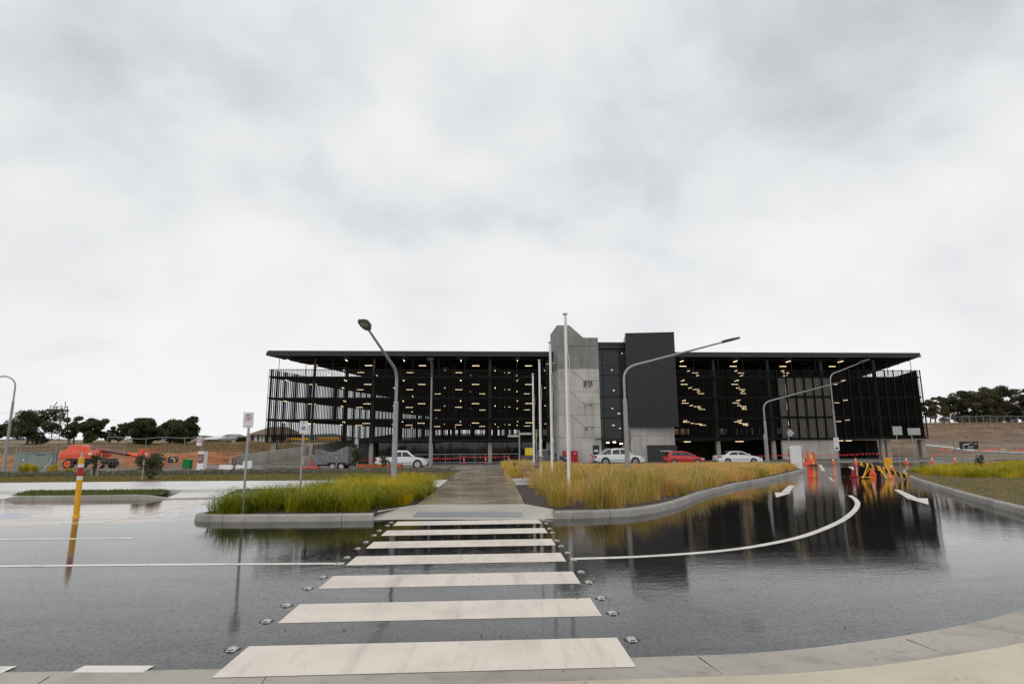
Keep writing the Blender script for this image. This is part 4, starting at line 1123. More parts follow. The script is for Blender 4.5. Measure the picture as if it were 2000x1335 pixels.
def sportsbar(r):
    mb = MB()
    for s in (-1, 1): mb.tube([(-.95, s*.72, 1.70), (-1.15, s*.72, 1.68), (-2.0, s*.78, 1.16)], .035, 8); mb.tube([(-1.35, s*.73, 1.60), (-1.32, s*.74, 1.15)], .025, 6)
    mb.tube([(-1.12, -.72, 1.69), (-1.12, .72, 1.69)], .035, 8); mb.build('sports_bar', M['carwhite'], r)
    for x, t in ((-.95, R(4)), (.02, R(6))):
        mb = MB()
        for s in (-1, 1): mb.add([(x-.02, s*.935, .52), (x+.02, s*.935, .52), (x+.02-.08, s*.935, 1.12), (x-.02-.08, s*.935, 1.12)], [(0, 1, 2, 3)])
        mb.build('mud_streak', M['stake'], r)
    mb = MB()
    for s in (-1, 1): mb.tube([(-.45, s*.925, .85), (-.45, s*.930, .85)], .16, 10)
    mb.build('door_emblem', M['signgrey'], r)
ute('white dual cab ute with a tubular sports bar, parked in front of the tower glass', wd(1208, 64), M['carwhite'], M['rim'], sportsbar)
dk = wd(1065, 66)
ute('dark slate dual cab ute behind the flagpoles', dk, M['cargrey'], M['rim'])
bxp = base(1033, 66) + Vector((0, 0, 1.24))
tb = thing('tool_box', 'bright yellow box standing on the tray of the dark slate ute', 'box', (bxp.x, bxp.y, bxp.z))
mb = MB(); mb.box((0, 0, .38), (.82, 1.1, .76)); mb.build('box', M['brightyellow'], tb, bevel=.03)
mb = MB(); mb.box((0, 0, .78), (.86, 1.14, .06)); mb.build('lid', M['brightyellow'], tb)
mb = MB(); mb.box((-.02, -.56, .45), (.03, .02, .5)); mb.build('latch', M['stake'], tb)
# tipper trailer
tp = wd(654, 61.5)
tr = thing('trailer', 'galvanised tandem axle trailer with tall caged sides beside the ramp', 'trailer', tp)
mb = MB()
mb.side([(-1.75, .55), (1.45, .55), (1.45, 2.35), (.9, 2.18), (-.35, 1.65), (-.6, 1.7), (-1.85, 2.0)], .92); mb.build('cage', M['cagesteel'], tr)
mb = MB()
for i in range(14):
    x = -1.7+i*.24; zt = pw(x, [(-1.85, 1.95), (-.6, 1.68), (-.35, 1.63), (.9, 2.15), (1.45, 2.32)]); mb.bx((x, -.96, .55), (x+.05, -.921, zt))
mb.tube([(-1.8, -.98, 1.5), (-.5, -.98, .95), (.2, -.98, .78)], .035, 6); mb.build('rib', M['galv'], tr)
mb = MB(); mb.side([(-.62, .40), (-.55, .62), (-.35, .74), (1.25, .74), (1.42, .62), (1.5, .40), (1.4, .40), (1.2, .62), (-.35, .62), (-.52, .40)], 1.06); mb.build('mudguard', M['black'], tr)
mb = MB(); mb.bx((-1.7, -.6, .40), (2.7, -.5, .55)); mb.bx((-1.7, .5, .40), (2.7, .6, .55)); mb.build('chassis', M['dark'], tr)
wheels(tr, (0, .88), .33, 1.04, .2, M['steelrim'], 4)
mb = MB()
for x in (-1.55, -.55): mb.tube([(x, -.85, 1.9), (x, -.85, 2.6)], .03, 5)
mb.tube([(-1.5, -.85, 2.2), (-.55, -.85, 2.4)], .02, 5); mb.build('ladder_rack', M['dark'], tr)
# boom lift
bp = base(170, 62)
bl = thing('boom_lift', 'orange telescopic boom lift with its boom lowered behind the mesh fence', 'boom lift', bp, R(-3))
k = 1/18.6
mb = MB(); mb.side([(-2.35, 1.0), (-2.42, 1.35), (-2.2, 1.78), (-1.4, 1.9), (1.45, 1.86), (1.6, 1.6), (1.5, 1.02)], 1.15); mb.build('turntable', M['lift'], bl, bevel=.10, smooth=True)
mb = MB(); mb.side([(-1.75, 1.86), (-1.55, 2.25), (-1.2, 2.42), (-.2, 2.40), (.35, 2.2), (.6, 1.88)], .55, y=-.3); mb.build('engine_hood', M['lift'], bl, bevel=.08, smooth=True)
mb = MB(); mb.side([(-1.6, .45), (-1.4, .95), (2.3, .95), (2.5, .45)], .75); mb.build('chassis', M['black'], bl, bevel=.05)
wheels(bl, (-1.2, 1.95), .50, 1.15, .42, M['lift'], 0)
mb = MB(); mb.tube([(-.6, -.25, 2.2), (4.4, -.25, 1.42)], [.26, .22], 4); mb.build('boom', M['liftboom'], bl)
mb = MB(); mb.tube([(4.3, -.25, 1.5), (5.9, -.25, .95)], .17, 4); mb.tube([(5.6, -.25, .95), (6.3, -.25, .85)], .12, 6); mb.build('jib', M['lift'], bl)
mb = MB()
for x in (5.7, 6.2, 6.75): 
    for y in (-.85, .35): mb.tube([(x, y, .85), (x, y, 1.85)], .045, 6)
for z in (.85, 1.4, 1.85):
    mb.tube([(5.7, -.85, z), (6.75, -.85, z), (6.75, .35, z), (5.7, .35, z), (5.7, -.85, z)], .045, 6)
mb.bx((5.7, -.85, .80), (6.75, .35, .86)); mb.box((5.95, -.86, 1.62), (.42, .1, .42)); bk = mb.build('basket', M['lift'], bl)
mb = MB(); mb.box((6.5, -.90, 1.35), (.14, .02, .42)); mb.build('notice', M['white'], bk)
mb = MB(); mb.box((.25, -1.16, 1.45), (.1, .02, .32)); mb.box((1.0, -1.16, 1.5), (.35, .02, .22)); mb.build('decal', M['white'], bl)

# ------------------------------------------------------------------ lamps, flagpoles, signs
def lamp(label, loc, rz, sc=1.0, low=3.2, top=4.0, reach=3.6, rise=1.45, fat=.115, cat='street lamp'):
    """stepped pole with a bent outreach arm along local +x"""
    t = thing('street_lamp', label, cat, loc, rz)
    mb = MB(); mb.tube([(0, 0, -.3), (0, 0, .0), (0, 0, low*sc)], [fat, fat, fat*.82], 8); mb.tube([(0, 0, low*sc), (0, 0, low*sc+.05)], [fat*.9, fat*.55], 8); mb.build('pole', M['galv'], t)
    mb = MB(); mb.box((0, -fat*.96, .75), (.10, .03, .35)); mb.build('access_hatch', M['galv'], t)
    pts = [(0, 0, low*sc), (0, 0, top*sc)]
    b0 = Vector((0, 0, top*sc)); e = Vector((reach*sc, 0, (top+rise)*sc)); c = Vector((0, 0, (top+.75)*sc)); c2 = Vector((.55*sc, 0, (top+.95)*sc*.5+ (top+.35)*sc*.5+.12*sc))
    arm = []
    for i in range(9):
        u = i/8; p = b0*(1-u)**2 + Vector((0, 0, (top+.50)*sc))*2*u*(1-u) + Vector((.62*sc, 0, (top+.62)*sc))*u*u; arm.append(tuple(p))
    arm.append(tuple(e))
    mb = MB(); mb.tube(pts+arm[1:], [fat*.52]*2+[fat*.5]*8+[fat*.34], 10); mb.build('outreach_arm', M['galv'], t, smooth=True)
    d = (e-Vector(arm[-2])).normalized()
    hd = MB(); L = .72*sc; up = Vector((-d.z, 0, d.x)); P = []
    outline = [(0, .06), (.12, .13), (.30, .17), (.62, .165), (.72, .10)]
    n = len(outline)
    for zt, dz in ((.0, -.035), (1, .06)):
        for s in (-1, 1):
            for (x, w) in (outline if s < 0 else outline[::-1]):
                hh = dz*(1 if zt == 0 else (1-.6*(x/.72)**2)); p = e + d*(x*sc) + Vector((0, s*w*sc, 0)) + up*hh*sc; P.append(tuple(p))
    m2 = 2*n
    hd.add(P, [list(range(m2)), list(range(m2, 2*m2))[::-1]]+[[i, (i+1) % m2, m2+(i+1) % m2, m2+i] for i in range(m2)])
    h = hd.build('luminaire', M['lumi'], t, bevel=.012*sc)
    q = MB(); P = []
    for dz in (-.040, -.036):
        for x, w in ((.30, .12), (.62, .12)):
            for s in (-1, 1): P.append(tuple(e+d*x*sc+Vector((0, s*w*sc, 0))+up*dz*sc))
    q.add(P, [(0, 2, 3, 1), (4, 5, 7, 6), (0, 1, 5, 4), (2, 6, 7, 3), (0, 4, 6, 2), (1, 3, 7, 5)]); q.build('lamp_lens', M['lens'], h)
    return t
lamp('grey street lamp with its arm towards the road, in the green left bed', base(769, 23.2, 940), R(-97))
lamp('grey street lamp arching right over the golden grass in front of the ribbed tower box', base(1227, 22.6, 938), R(0), base(1227, 22.6, 938).y/22.6, reach=4.05, rise=1.5)
lamp('grey street lamp arching right above the far tip of the golden grass bed', base(1501.5, 31, 905), R(0), base(1501.5, 31, 905).y/33*.86, reach=4.9, rise=1.7)
lamp('tall grey street lamp with a sign on its pole right of the concrete wall', base(1638, 66, 895), R(6), 1.75, 3.4, 5.35, 2.35, 1.25, .13)
lamp('tall grey street lamp on the street right of the white ute', base(840, 60, 905), R(-86), 1.75, 2.1, 5.1, 2.4, .8, .16)
lamp('tall grey street lamp right in front of the concrete shaft', base(1091, 59, 905), R(-106), 1.75, 2.1, 5.5, 2.2, .35, .13)
lamp('grey street lamp at the far left edge of the picture', base(5, 37, 915), R(178), 1.15, 3.9, 4.65, 3.4, .5, .09)
lamp('small distant street lamp in front of the right earth bank', base(1866, 104, 880), R(-4), 1.0, 3.0, 3.2, 2.0, .1, .10)

for i, (px, py, Y, top, nm) in enumerate(((1112, 970, 15.9, 613, 'nearest and tallest looking'), (1079, 948, 20.2, 668, 'second nearest'), (1056.5, 936, 24.0, 703, 'third nearest'), (1043, 925, 28.2, 730, 'farthest and shortest looking'))):
    p = base(px, Y, py)+Vector((0, 0, .12)); h = at(px-4, top, p.y).z-p.z
    f = thing('flagpole', f'white flagpole without a flag, {nm} of the row along the golden grass', 'flagpole', p, 0, 'row of white flagpoles')
    mb = MB(); mb.tube([(0, 0, -.2), (0, 0, h-.03)], [.044, .034], 12); mb.build('pole', M['wpole'], f, smooth=True)
    mb = MB(); mb.lathe([(.04, h-.03), (.072, h-.015), (.072, h+.015), (.02, h+.03)], 14); mb.build('cap', M['signgrey'], f)
    mb = MB(); mb.tube([(.05, -.05, .9), (.052, -.05, h*.62), (.085, -.06, h*.72), (.035, -.05, h*.80), (.035, -.04, h-.1)], .008, 5); mb.box((.05, -.05, 1.55), (.03, .05, .12)); mb.build('halyard', M['white'], f)

def ring(mb, c, r, w, y, n=28):
    o = len(mb.v)
    for k in range(n):
        a = 2*math.pi*k/n
        for rr in (r-w/2, r+w/2): mb.v.append((c[0]+rr*math.cos(a), y, c[1]+rr*math.sin(a)))
    for k in range(n):
        k2 = (k+1) % n; mb.f.append([o+2*k, o+2*k+1, o+2*k2+1, o+2*k2]); mb.m.append(0)
def bar(mb, p, q, w, y):
    dx, dz = q[0]-p[0], q[1]-p[1]; l = math.hypot(dx, dz); nx_, nz_ = -dz/l*w/2, dx/l*w/2
    mb.add([(p[0]+nx_, y, p[1]+nz_), (q[0]+nx_, y, q[1]+nz_), (q[0]-nx_, y, q[1]-nz_), (p[0]-nx_, y, p[1]-nz_)], [(0, 1, 2, 3)])
def plate(root, x0, x1, z0, z1, m, y=-.045, name='plate', bev=.0):
    mb = MB(); mb.bx((x0, y, z0), (x1, y+.006, z1)); return mb.build(name, m, root)
def post(root, h, r=.03, m=None, name='pole'):
    mb = MB(); mb.tube([(0, 0, -.25), (0, 0, h)], r, 10); return mb.build(name, m or M['steel'], root, smooth=True)
# no stopping sign
p = base(473, 13.3, 1003)+Vector((0, 0, .1)); t = thing('street_sign', 'white no stopping sign with a red crossed S in the left planting bed', 'sign', p, R(6))
zt, zb = at(483, 805, 13.3).z-p.z, at(483, 835, 13.3).z-p.z
post(t, zt-.02, .027); s = plate(t, -.115, .105, zb, zt, M['signw'], -.045)
cz = zt-.105
mb = MB(); ring(mb, (-.005, cz), .058, .014, -.0462); bar(mb, (-.045, cz+.042), (.036, cz-.042), .013, -.0463); mb.build('prohibition_mark', M['signred'], s, fixn=False)
text_mesh('S', .115, 'letter', M['signblack'], s, (-.005, -.0458, cz), (R(90), 0, 0))
text_mesh('NO STOPPING', .022, 'lettering', M['signred'], s, (-.005, -.0458, cz-.078), (R(90), 0, 0))
mb = MB(); bar(mb, (-.055, zb+.03), (.045, zb+.03), .011, -.0462); mb.build('arrow_bar', M['signred'], s, fixn=False)
# accessible parking sign
p = base(586, 20.6, 953)+Vector((0, 0, .1)); t = thing('street_sign', 'white parking sign with a green P and blue wheelchair symbol behind the left bed', 'sign', p, R(3))
zt, zb = at(588, 822, 20.6).z-p.z, at(588, 846.5, 20.6).z-p.z
post(t, zt-.02, .032); s = plate(t, -.125, .145, zb, zt, M['signw'])
text_mesh('P', .17, 'letter', M['signgreen'], s, (.01, -.0458, zt-.09), (R(90), 0, 0))
mb = MB(); zc_ = zt-.245; mb.bx((-.055, -.0468, zc_-.062), (.07, -.0455, zc_+.062)); b_ = mb.build('blue_square', M['signblue'], s)
mb = MB(); ring(mb, (.005, zc_-.02), .028, .009, -.0475, 16); bar(mb, (-.005, zc_+.05), (0, zc_), .012, -.0476); bar(mb, (0, zc_), (.035, zc_), .01, -.0476); bar(mb, (.035, zc_), (.05, zc_-.04), .01, -.0476); mb.build('wheelchair_symbol', M['signw'], b_, fixn=False)
mb = MB(); bar(mb, (-.06, zb+.06), (.08, zb+.06), .012, -.0462); bar(mb, (-.04, zb+.03), (.06, zb+.03), .012, -.0462); mb.build('lettering', M['signgrey'], s, fixn=False)
def backsign(label, px, Y, pyb, x0, x1, y0, y1, m, poles=1, pyt=None, cat='sign', diamond=False, group=None):
    p = base(px, Y, pyb); t = thing('street_sign', label, cat, p, 0, group)
    a, b = at(x0, y1, p.y)-p, at(x1, y0, p.y)-p
    if poles == 1: post(t, b.z-.02, .035)
    else:
        for xx in (lerp(a.x, b.x, .12), lerp(a.x, b.x, .88)):
            mb = MB(); mb.tube([(xx, 0, -.2), (xx, 0, b.z-.03)], .03, 8); mb.build('pole', M['steel'], t)
    if diamond:
        c = (a+b)/2; r = (b.x-a.x)/2; mb = MB(); mb.front([(c.x, a.z), (b.x, c.z), (c.x, b.z), (a.x, c.z)], -.05, -.04); s = mb.build('plate', m, t)
    else: s = plate(t, a.x, b.x, a.z, b.z, m, -.05)
    return t, s, a, b
backsign('square grey sign back standing left of the wider one on the right verge', 1758, 36, 901, 1744, 1760, 832, 849, M['signgrey'])
backsign('wide grey sign back on the right verge, nearer the end of the car park', 1788, 37, 898, 1773, 1796, 835.5, 849, M['signgrey'])
backsign('grey diamond sign back beside the white totem in front of the concrete wall', 1545, 52, 903, 1536.5, 1550, 837, 853, M['signgrey'], diamond=True)
backsign('narrow grey sign back beside the arching lamp at the far tip of the golden grass', 1497, 35, 905, 1491.5, 1497, 847, 858, M['signgrey'])
backsign('small grey sign back in front of the black ground floor panel', 696.5, 40, 925, 693, 700.5, 856, 867, M['signgrey'])
t, s, a, b = backsign('white no right turn sign on a thin post behind the white and brown totem', 390, 46, 905, 384, 395, 853, 870, M['signw'])
mb = MB(); c = (a+b)/2; ring(mb, (c.x, c.z+.08), .15, .05, -.0515); bar(mb, (c.x-.12, c.z+.19), (c.x+.12, c.z-.02), .04, -.0516); mb.build('prohibition_mark', M['signred'], s, fixn=False)
t, s, a, b = backsign('white parking sign panels fixed beside the tall right street lamp', 1636, 64, 900, 1629.5, 1637, 854, 879, M['signw'])
mb = MB(); [bar(mb, (lerp(a.x, b.x, .2), lerp(a.z, b.z, f)), (lerp(a.x, b.x, .8), lerp(a.z, b.z, f)), .06, -.0515) for f in (.3, .62, .72, .9)]; mb.build('lettering', M['signgrey'], s, fixn=False)
mb = MB(); mb.bx((a.x+.12, -.0525, lerp(a.z, b.z, .1)), (b.x-.12, -.0515, lerp(a.z, b.z, .22))); mb.build('symbol', M['signblack'], s)
p = base(1048, 46, 908); t = thing('street_sign', 'lime yellow pedestrian sign seen edge on between the flagpoles', 'sign', p, R(78)); h = at(1048, 845, p.y).z-p.z
post(t, h, .035); mb = MB(); mb.front([(0, h-.62), (.31, h-.31), (0, h), (-.31, h-.31)], -.06, -.045); mb.build('plate', M['lime'], t)
p = base(1015, 33, 925); t = thing('finger_post', 'thin grey finger post with two blades left of the flagpoles', 'finger post', p, 0); h = at(1014, 841, p.y).z-p.z
post(t, h, .035)
mb = MB(); mb.bx((.04, -.01, h-.22), (.68, .01, h-.1)); mb.build('blade', M['signgrey'], t); mb = MB(); mb.bx((-.66, -.012, h-.34), (-.04, .008, h-.22)); mb.build('blade', M['signgrey'], t)

# totems and information boards
def totem(label, px0, px1, py0, py1, Y, slope=0):
    p = base((px0+px1)/2, Y, py1); a, b = at(px0, py1, p.y)-p, at(px1, py0, p.y)-p
    t = thing('totem_sign', label, 'totem sign', p, 0)
    return t, a, b
t, a, b = totem('white totem sign with a brown text panel behind the low hedge', 384, 403, 881, 920, 37.5)
mb = MB(); mb.prism([(a.x, 0), (a.x+.12, -.28), (b.x, -.28), (b.x, .25), (a.x, .25)], -.3, b.z); mb.build('body', M['white'], t, bevel=.01)
mb = MB(); mb.bx((a.x+.14, -.30, b.z-.70), (b.x+.01, -.282, b.z-.16)); s = mb.build('panel', M['signbrown'], t)
mb = MB(); [bar(mb, (a.x+.2, b.z-.16-f), (b.x-w, b.z-.16-f), .022, -.3025) for f, w in ((.20, .06), (.31, .10), (.37, .22))]; mb.build('lettering', M['signw'], s, fixn=False)
t, a, b = totem('blank white totem sign with a sloping top at the far tip of the golden grass', 1545.5, 1563, 870, 911, 31.5)
mb = MB(); mb.front([(a.x, -.3), (b.x, -.3), (b.x-.03, b.z), (a.x+.22, b.z), (a.x-.01, b.z-.12)], -.12, .12); mb.build('body', M['white'], t, bevel=.01)
mb = MB(); mb.bx((a.x-.03, .125, -.2), (a.x+.06, .2, b.z-.25)); mb.build('spine', M['dark'], t)
p = base(338, 39, 920); t = thing('information_board', 'black information board with blue and yellow blocks on two posts', 'board', p, 0)
a, b = at(328, 903.5, 39)-p, at(348, 891, 39)-p
mb = MB(); mb.front([(a.x, a.z+.06), (a.x+.05, a.z), (b.x-.05, a.z+.01), (b.x, a.z+.06), (b.x, b.z-.06), (b.x-.05, b.z), (a.x+.08, b.z-.01), (a.x+.01, b.z-.07)], -.05, 0); s = mb.build('panel', M['signblack'], t)
for x in (lerp(a.x, b.x, .45), lerp(a.x, b.x, .78)):
    mb = MB(); mb.tube([(x, .03, -.2), (x, .03, b.z-.1)], .022, 6); mb.build('post', M['steel'], t)
mb = MB(); bar(mb, (a.x+.15, b.z-.1), (b.x-.18, b.z-.1), .035, -.053); bar(mb, (b.x-.1, b.z-.1), (b.x-.05, b.z-.1), .05, -.053); bar(mb, (a.x+.28, b.z-.17), (b.x-.2, b.z-.17), .02, -.053); mb.build('lettering', M['signw'], s, fixn=False)
mb = MB(); mb.bx((a.x+.10, -.056, a.z+.08), (a.x+.22, -.051, a.z+.22)); mb.build('blue_block', M['signblue'], s); mb = MB(); mb.bx((b.x-.24, -.056, a.z+.06), (b.x-.12, -.051, a.z+.22)); mb.build('yellow_block', M['yellow'], s)
backsign('pale grey sign back on two posts behind the bushy grey shrub', 312, 41, 918, 303, 320.5, 890.5, 903, M['signgrey'], 2)
p = base(1890, 34, 893); t = thing('information_board', 'black information board with white lettering behind the right grass verge', 'board', p, 0)
a, b = at(1875, 876.5, p.y)-p, at(1909, 861.5, p.y)-p
mb = MB(); mb.bx((a.x, -.04, a.z), (b.x, .01, b.z)); s = mb.build('panel', M['signblack'], t, bevel=.01)
for x in (a.x+.2, b.x-.25):
    mb = MB(); mb.bx((x, .02, -.2), (x+.06, .08, b.z-.05)); mb.build('post', M['steel'], t)
mb = MB(); [bar(mb, (lerp(a.x, b.x, u), lerp(a.z, b.z, v)), (lerp(a.x, b.x, w), lerp(a.z, b.z, v)), h, -.0435) for u, w, v, h in ((.2, .5, .62, .07), (.45, .7, .78, .025), (.8, .92, .70, .05), (.42, .75, .32, .04), (.42, .66, .18, .025))]; mb.build('lettering', M['signw'], s, fixn=False)

# yellow marker post on the wet road
p = Vector((*gp(148.5, 1009), 0)); p.z = g(p.x, p.y)
t = thing('marker_post', 'leaning yellow flexible marker post with red and white bands on the wet road', 'marker post', p, 0)
H_ = at(160, 888, p.y).z - p.z; lean = at(160, 888, p.y).x - p.x
def seg(z0, z1, r, m, nm, rt=None):
    mb = MB(); mb.tube([(lean*z0/H_, 0, z0), (lean*z1/H_, 0, z1)], [r, rt or r], 16); return mb.build(nm, M[m], t, smooth=True)
seg(-.02, H_*.60, .060, 'yellow', 'shaft'); seg(H_*.60, H_*.655, .0605, 'signw', 'white_band'); seg(H_*.655, H_*.80, .0605, 'red', 'red_band'); seg(H_*.80, H_*.85, .0605, 'signw', 'white_band'); seg(H_*.85, H_*.955, .060, 'yellow', 'shaft'); seg(H_*.955, H_*.965, .060, 'yellow', 'shoulder', .035); seg(H_*.965, H_*1.03, .028, 'signgrey', 'cap')
mb = MB(); mb.lathe([(.085, 0), (.085, .015), (.062, .03)], 16); mb.build('base_ring', M['yellow'], t)

# road studs along both edges of the crossing
def stud_proto():
    t = thing('road_stud', '', 'road stud', (0, 0, 0), 0, 'studs along the zebra crossing')
    mb = MB(); mb.lathe([(.075, 0), (.072, .002)], 20); mb.build('base_ring', M['joint'], t)
    mb = MB(); mb.add([(-.044, -.060, .002), (.044, -.060, .002), (.044, .060, .002), (-.044, .060, .002), (-.034, -.018, .019), (.034, -.018, .019), (.030, .030, .019), (-.030, .030, .019)], [(3, 2, 1, 0), (4, 5, 6, 7), (0, 1, 5, 4), (1, 2, 6, 5), (2, 3, 7, 6), (3, 0, 4, 7)]); mb.build('housing', M['studmetal'], t, bevel=.004)
    for s in (-1, 1):
        mb = MB(); y = -.043 if s < 0 else .045; mb.box((0, y, .014), (.05, .012, .010)); mb.build('lens', M['lens'], t)
    return t
SL = [(454, 1268), (521, 1213), (560, 1182), (602, 1149), (630, 1127), (659, 1102), (678, 1088.5), (699, 1071), (715, 1058.5), (731, 1045), (741, 1036), (757, 1026), (764, 1020)]
SR = [(1234, 1249), (1196, 1197), (1174, 1168), (1150, 1137), (1135, 1117), (1120, 1093.5), (1109, 1079.5), (1096, 1066.5), (1088, 1055.5), (1079, 1040), (1073, 1032), (1067, 1022), (1061, 1015)]
ORD = ['nearest', 'second nearest', 'third nearest', 'fourth nearest', 'fifth nearest', 'sixth nearest', 'seventh nearest', 'eighth nearest', 'ninth nearest', 'tenth nearest', 'eleventh nearest', 'twelfth nearest', 'farthest']
sp = None
for lst, sd in ((SL, 'left'), (SR, 'right')):
    for i, (px, py) in enumerate(lst):
        x, y = gp(px, py); loc = (x, y, g(x, y)+.0005); lab = f'silver road stud, {ORD[i]} along the {sd} ends of the white stripes'
        if sp is None: sp = stud_proto(); sp.scale = (.86, .86, .8); sp.location = loc; sp['label'] = lab
        else: dup(sp, loc, random.uniform(-.08, .08), lab)

# park bench seen from its end
p = base(1036, 22.6, 938)+Vector((0, 0, .145)); t = thing('park_bench', 'slatted timber bench on steel legs beside the path and the flagpoles', 'bench', (p.x, p.y, p.z), R(90))
# local: seat faces +y after turning (towards the path)
mb = MB(); [mb.box((0, .28-i*.085, .43+.012*i*0), (1.7, .065, .03)) for i in range(6)]; mb.build('seat', M['timber'], t)
mb = MB(); [mb.box((0, -.20-.035*i, .52+i*.075), (1.7, .03, .06)) for i in range(6)]; mb.build('backrest', M['timber'], t)
for x in (-.78, .78):
    mb = MB(); mb.tube([(x, .30, 0), (x, -.28, .44), (x, -.42, .96)], .022, 6); mb.tube([(x, -.34, 0), (x, .28, .40)], .022, 6); mb.build('leg', M['steel'], t)
    mb = MB(); mb.tube([(x, .30, .42), (x, .30, .64), (x, -.30, .66)], .016, 6); mb.build('armrest', M['steel'], t)

# cones, bollards, barricade, bunting
def cone_proto(name, m, dark):
    t = thing(name, '', 'traffic cone', (0, 0, 0))
    mb = MB(); mb.box((0, 0, .025), (.38, .38, .05)); mb.build('base', M[dark], t, bevel=.012)
    mb = MB(); mb.lathe([(.155, .05), (.092, .34), (.058, .50), (.022, .70), (.0, .70)], 16); mb.build('cone', M[m], t, smooth=True)
    mb = MB(); mb.lathe([(.096, .34), (.062, .50)], 16); mb.build('reflective_collar', M['signw'], t, smooth=True)
    return t
cones = [(1570, 57, 'just right of the blank white totem'), (1628, 58, 'in front of the concrete ground floor wall'), (1672, 57, 'in front of the dark garage opening'), (1734.5, 55, 'directly above the yellow board'), (1771, 55, 'right of the wide grey sign back'), (1821, 56, 'below the right corner of the car park'), (1866, 56, 'beside the black information board'), (1704.5, 26.5, 'close behind the striped barricade'), (1741, 29, 'in front of the yellow board')]
cproto = None
for px, Y, lb in cones:
    lb = 'orange traffic cone with a white collar ' + lb; p = base(px, Y)
    if px > 1800: p.z = terrain(p.x, p.y)-.06 if p.y > 66 else p.z
    if cproto is None: cproto = cone_proto('traffic_cone', 'orange', 'orange'); cproto.location = p; cproto['label'] = lb; cproto['group'] = 'orange cones across the closed road'
    else: _c = dup(cproto, p, random.uniform(0, 1), lb)
    if Y < 40: _c.scale = [p.y/Y*(.76 if Y < 28 else .60)]*3
c2 = cone_proto('traffic_cone', 'maroon', 'maroon'); c2.location = base(1667, 25.2, 933); k2 = c2.location.y/25.2; c2.scale = (.62*k2, .62*k2, .86*k2); c2['label'] = 'dull red traffic cone with a broad white collar left of the striped barricade'
def bollard_proto():
    t = thing('temporary_bollard', '', 'bollard', (0, 0, 0))
    mb = MB(); mb.lathe([(.19, 0), (.19, .05), (.09, .08)], 14); mb.build('base', M['black'], t)
    mb = MB(); mb.lathe([(.065, .08), (.06, .62)], 12); mb.lathe([(.055, .80), (.05, 1.02), (.10, 1.04), (.10, 1.10), (.02, 1.12)], 12); mb.build('tube', M['fluoro'], t, smooth=True)
    mb = MB(); mb.lathe([(.0605, .62), (.056, .80)], 12); mb.build('reflective_band', M['signw'], t)
    return t
bp_ = None
for px, Y, lb in ((907.5, 70, 'leaning a little at the left end of the far zebra crossing'), (948.5, 70, 'upright at the middle of the path end'), (994.5, 70, 'right of the path end beside the golden grass'), (842.5, 68, 'at the nose of the plain white ute'), (1155, 72, 'beside the dark tower door'), (1541, 50, 'left of the blank white totem'), (449, 55, 'leaning beside the end of the ramp wall'), (458, 56, 'among the white barriers left of the ramp')):
    lb = 'fluorescent red temporary bollard ' + lb; p = base(px, Y)
    if Y > 68.3: p.z += .11
    if bp_ is None: bp_ = bollard_proto(); bp_.location = p; bp_['label'] = lb; bp_['group'] = 'temporary bollards'; o = bp_
    else: o = dup(bp_, p, 0, lb)
    o.rotation_euler = (0, {907.5: R(-7), 449: R(9)}.get(px, R(random.uniform(-2, 2))), 0)
def bunting(label, pts, n, sag=.06, m='fluoro', size=.16):
    t = thing('bunting', label, 'bunting', pts[0], 0, 'warning bunting lines')
    P = []
    for a, b in zip(pts, pts[1:]):
        for i in range(8): u = i/8; q = a.lerp(b, u); q.z -= sag*4*u*(1-u)*min(1, (b-a).length/8); P.append(q)
    P.append(pts[-1]); o = pts[0]
    mb = MB(); mb.tube([tuple(q-o) for q in P], .012, 4); mb.build('rope', M[m], t)
    f = MB()
    for i in range(n):
        u = (i+.5)/n*(len(P)-1); k = int(u); q = P[k].lerp(P[k+1], u-k)-o; d = (P[k+1]-P[k]).normalized(); s = size*random.uniform(.8, 1.15); tw = random.uniform(-.05, .05)
        f.add([tuple(q-d*s*.5), tuple(q+d*s*.5), tuple(q+Vector((0, tw, -s*1.05)))], [(0, 1, 2)])
    f.build('pennants', M[m], t, fixn=False)
def bpt(px, Y, h): 
    p = base(px, Y); return p+Vector((0, 0, h))
bunting('red pennant bunting along the forecourt from the white ute to the path end', [bpt(800, 70.5, .85), bpt(842, 70.4, 1.0), bpt(874, 70.4, .95), bpt(907, 70.4, 1.05)], 22)
bunting('orange pennant bunting across the end of the path', [bpt(907.5, 70.6, 1.1), bpt(948.5, 70.6, 1.05), bpt(994.5, 70.6, 1.1)], 12)
bunting('red pennant bunting behind the trailer and the rusted steel wall', [bpt(660, 63, .9), bpt(690, 66, .9), bpt(760, 69, 1.0)], 10)
bunting('red pennant bunting right of the white sedan up to the blank totem', [bpt(1482, 62, .95), bpt(1541, 50.5, 1.05)], 12)
bunting('long red pennant bunting across the garage opening at the right', [bpt(1565, 60, 1.0), bpt(1628, 61, .95), bpt(1690, 61, 1.05), bpt(1762, 60, 1.1)], 30, .1)
bunting('red pennant bunting below the black information board', [bpt(1821, 58, .8), bpt(1860, 60, 1.1), bpt(1900, 62, 1.0)], 16)
bunting('orange tape line in front of the orange clay bank', [bpt(245, 58, 1.0), bpt(350, 60, .95), bpt(450, 58, 1.0)], 14, .1, 'orange')
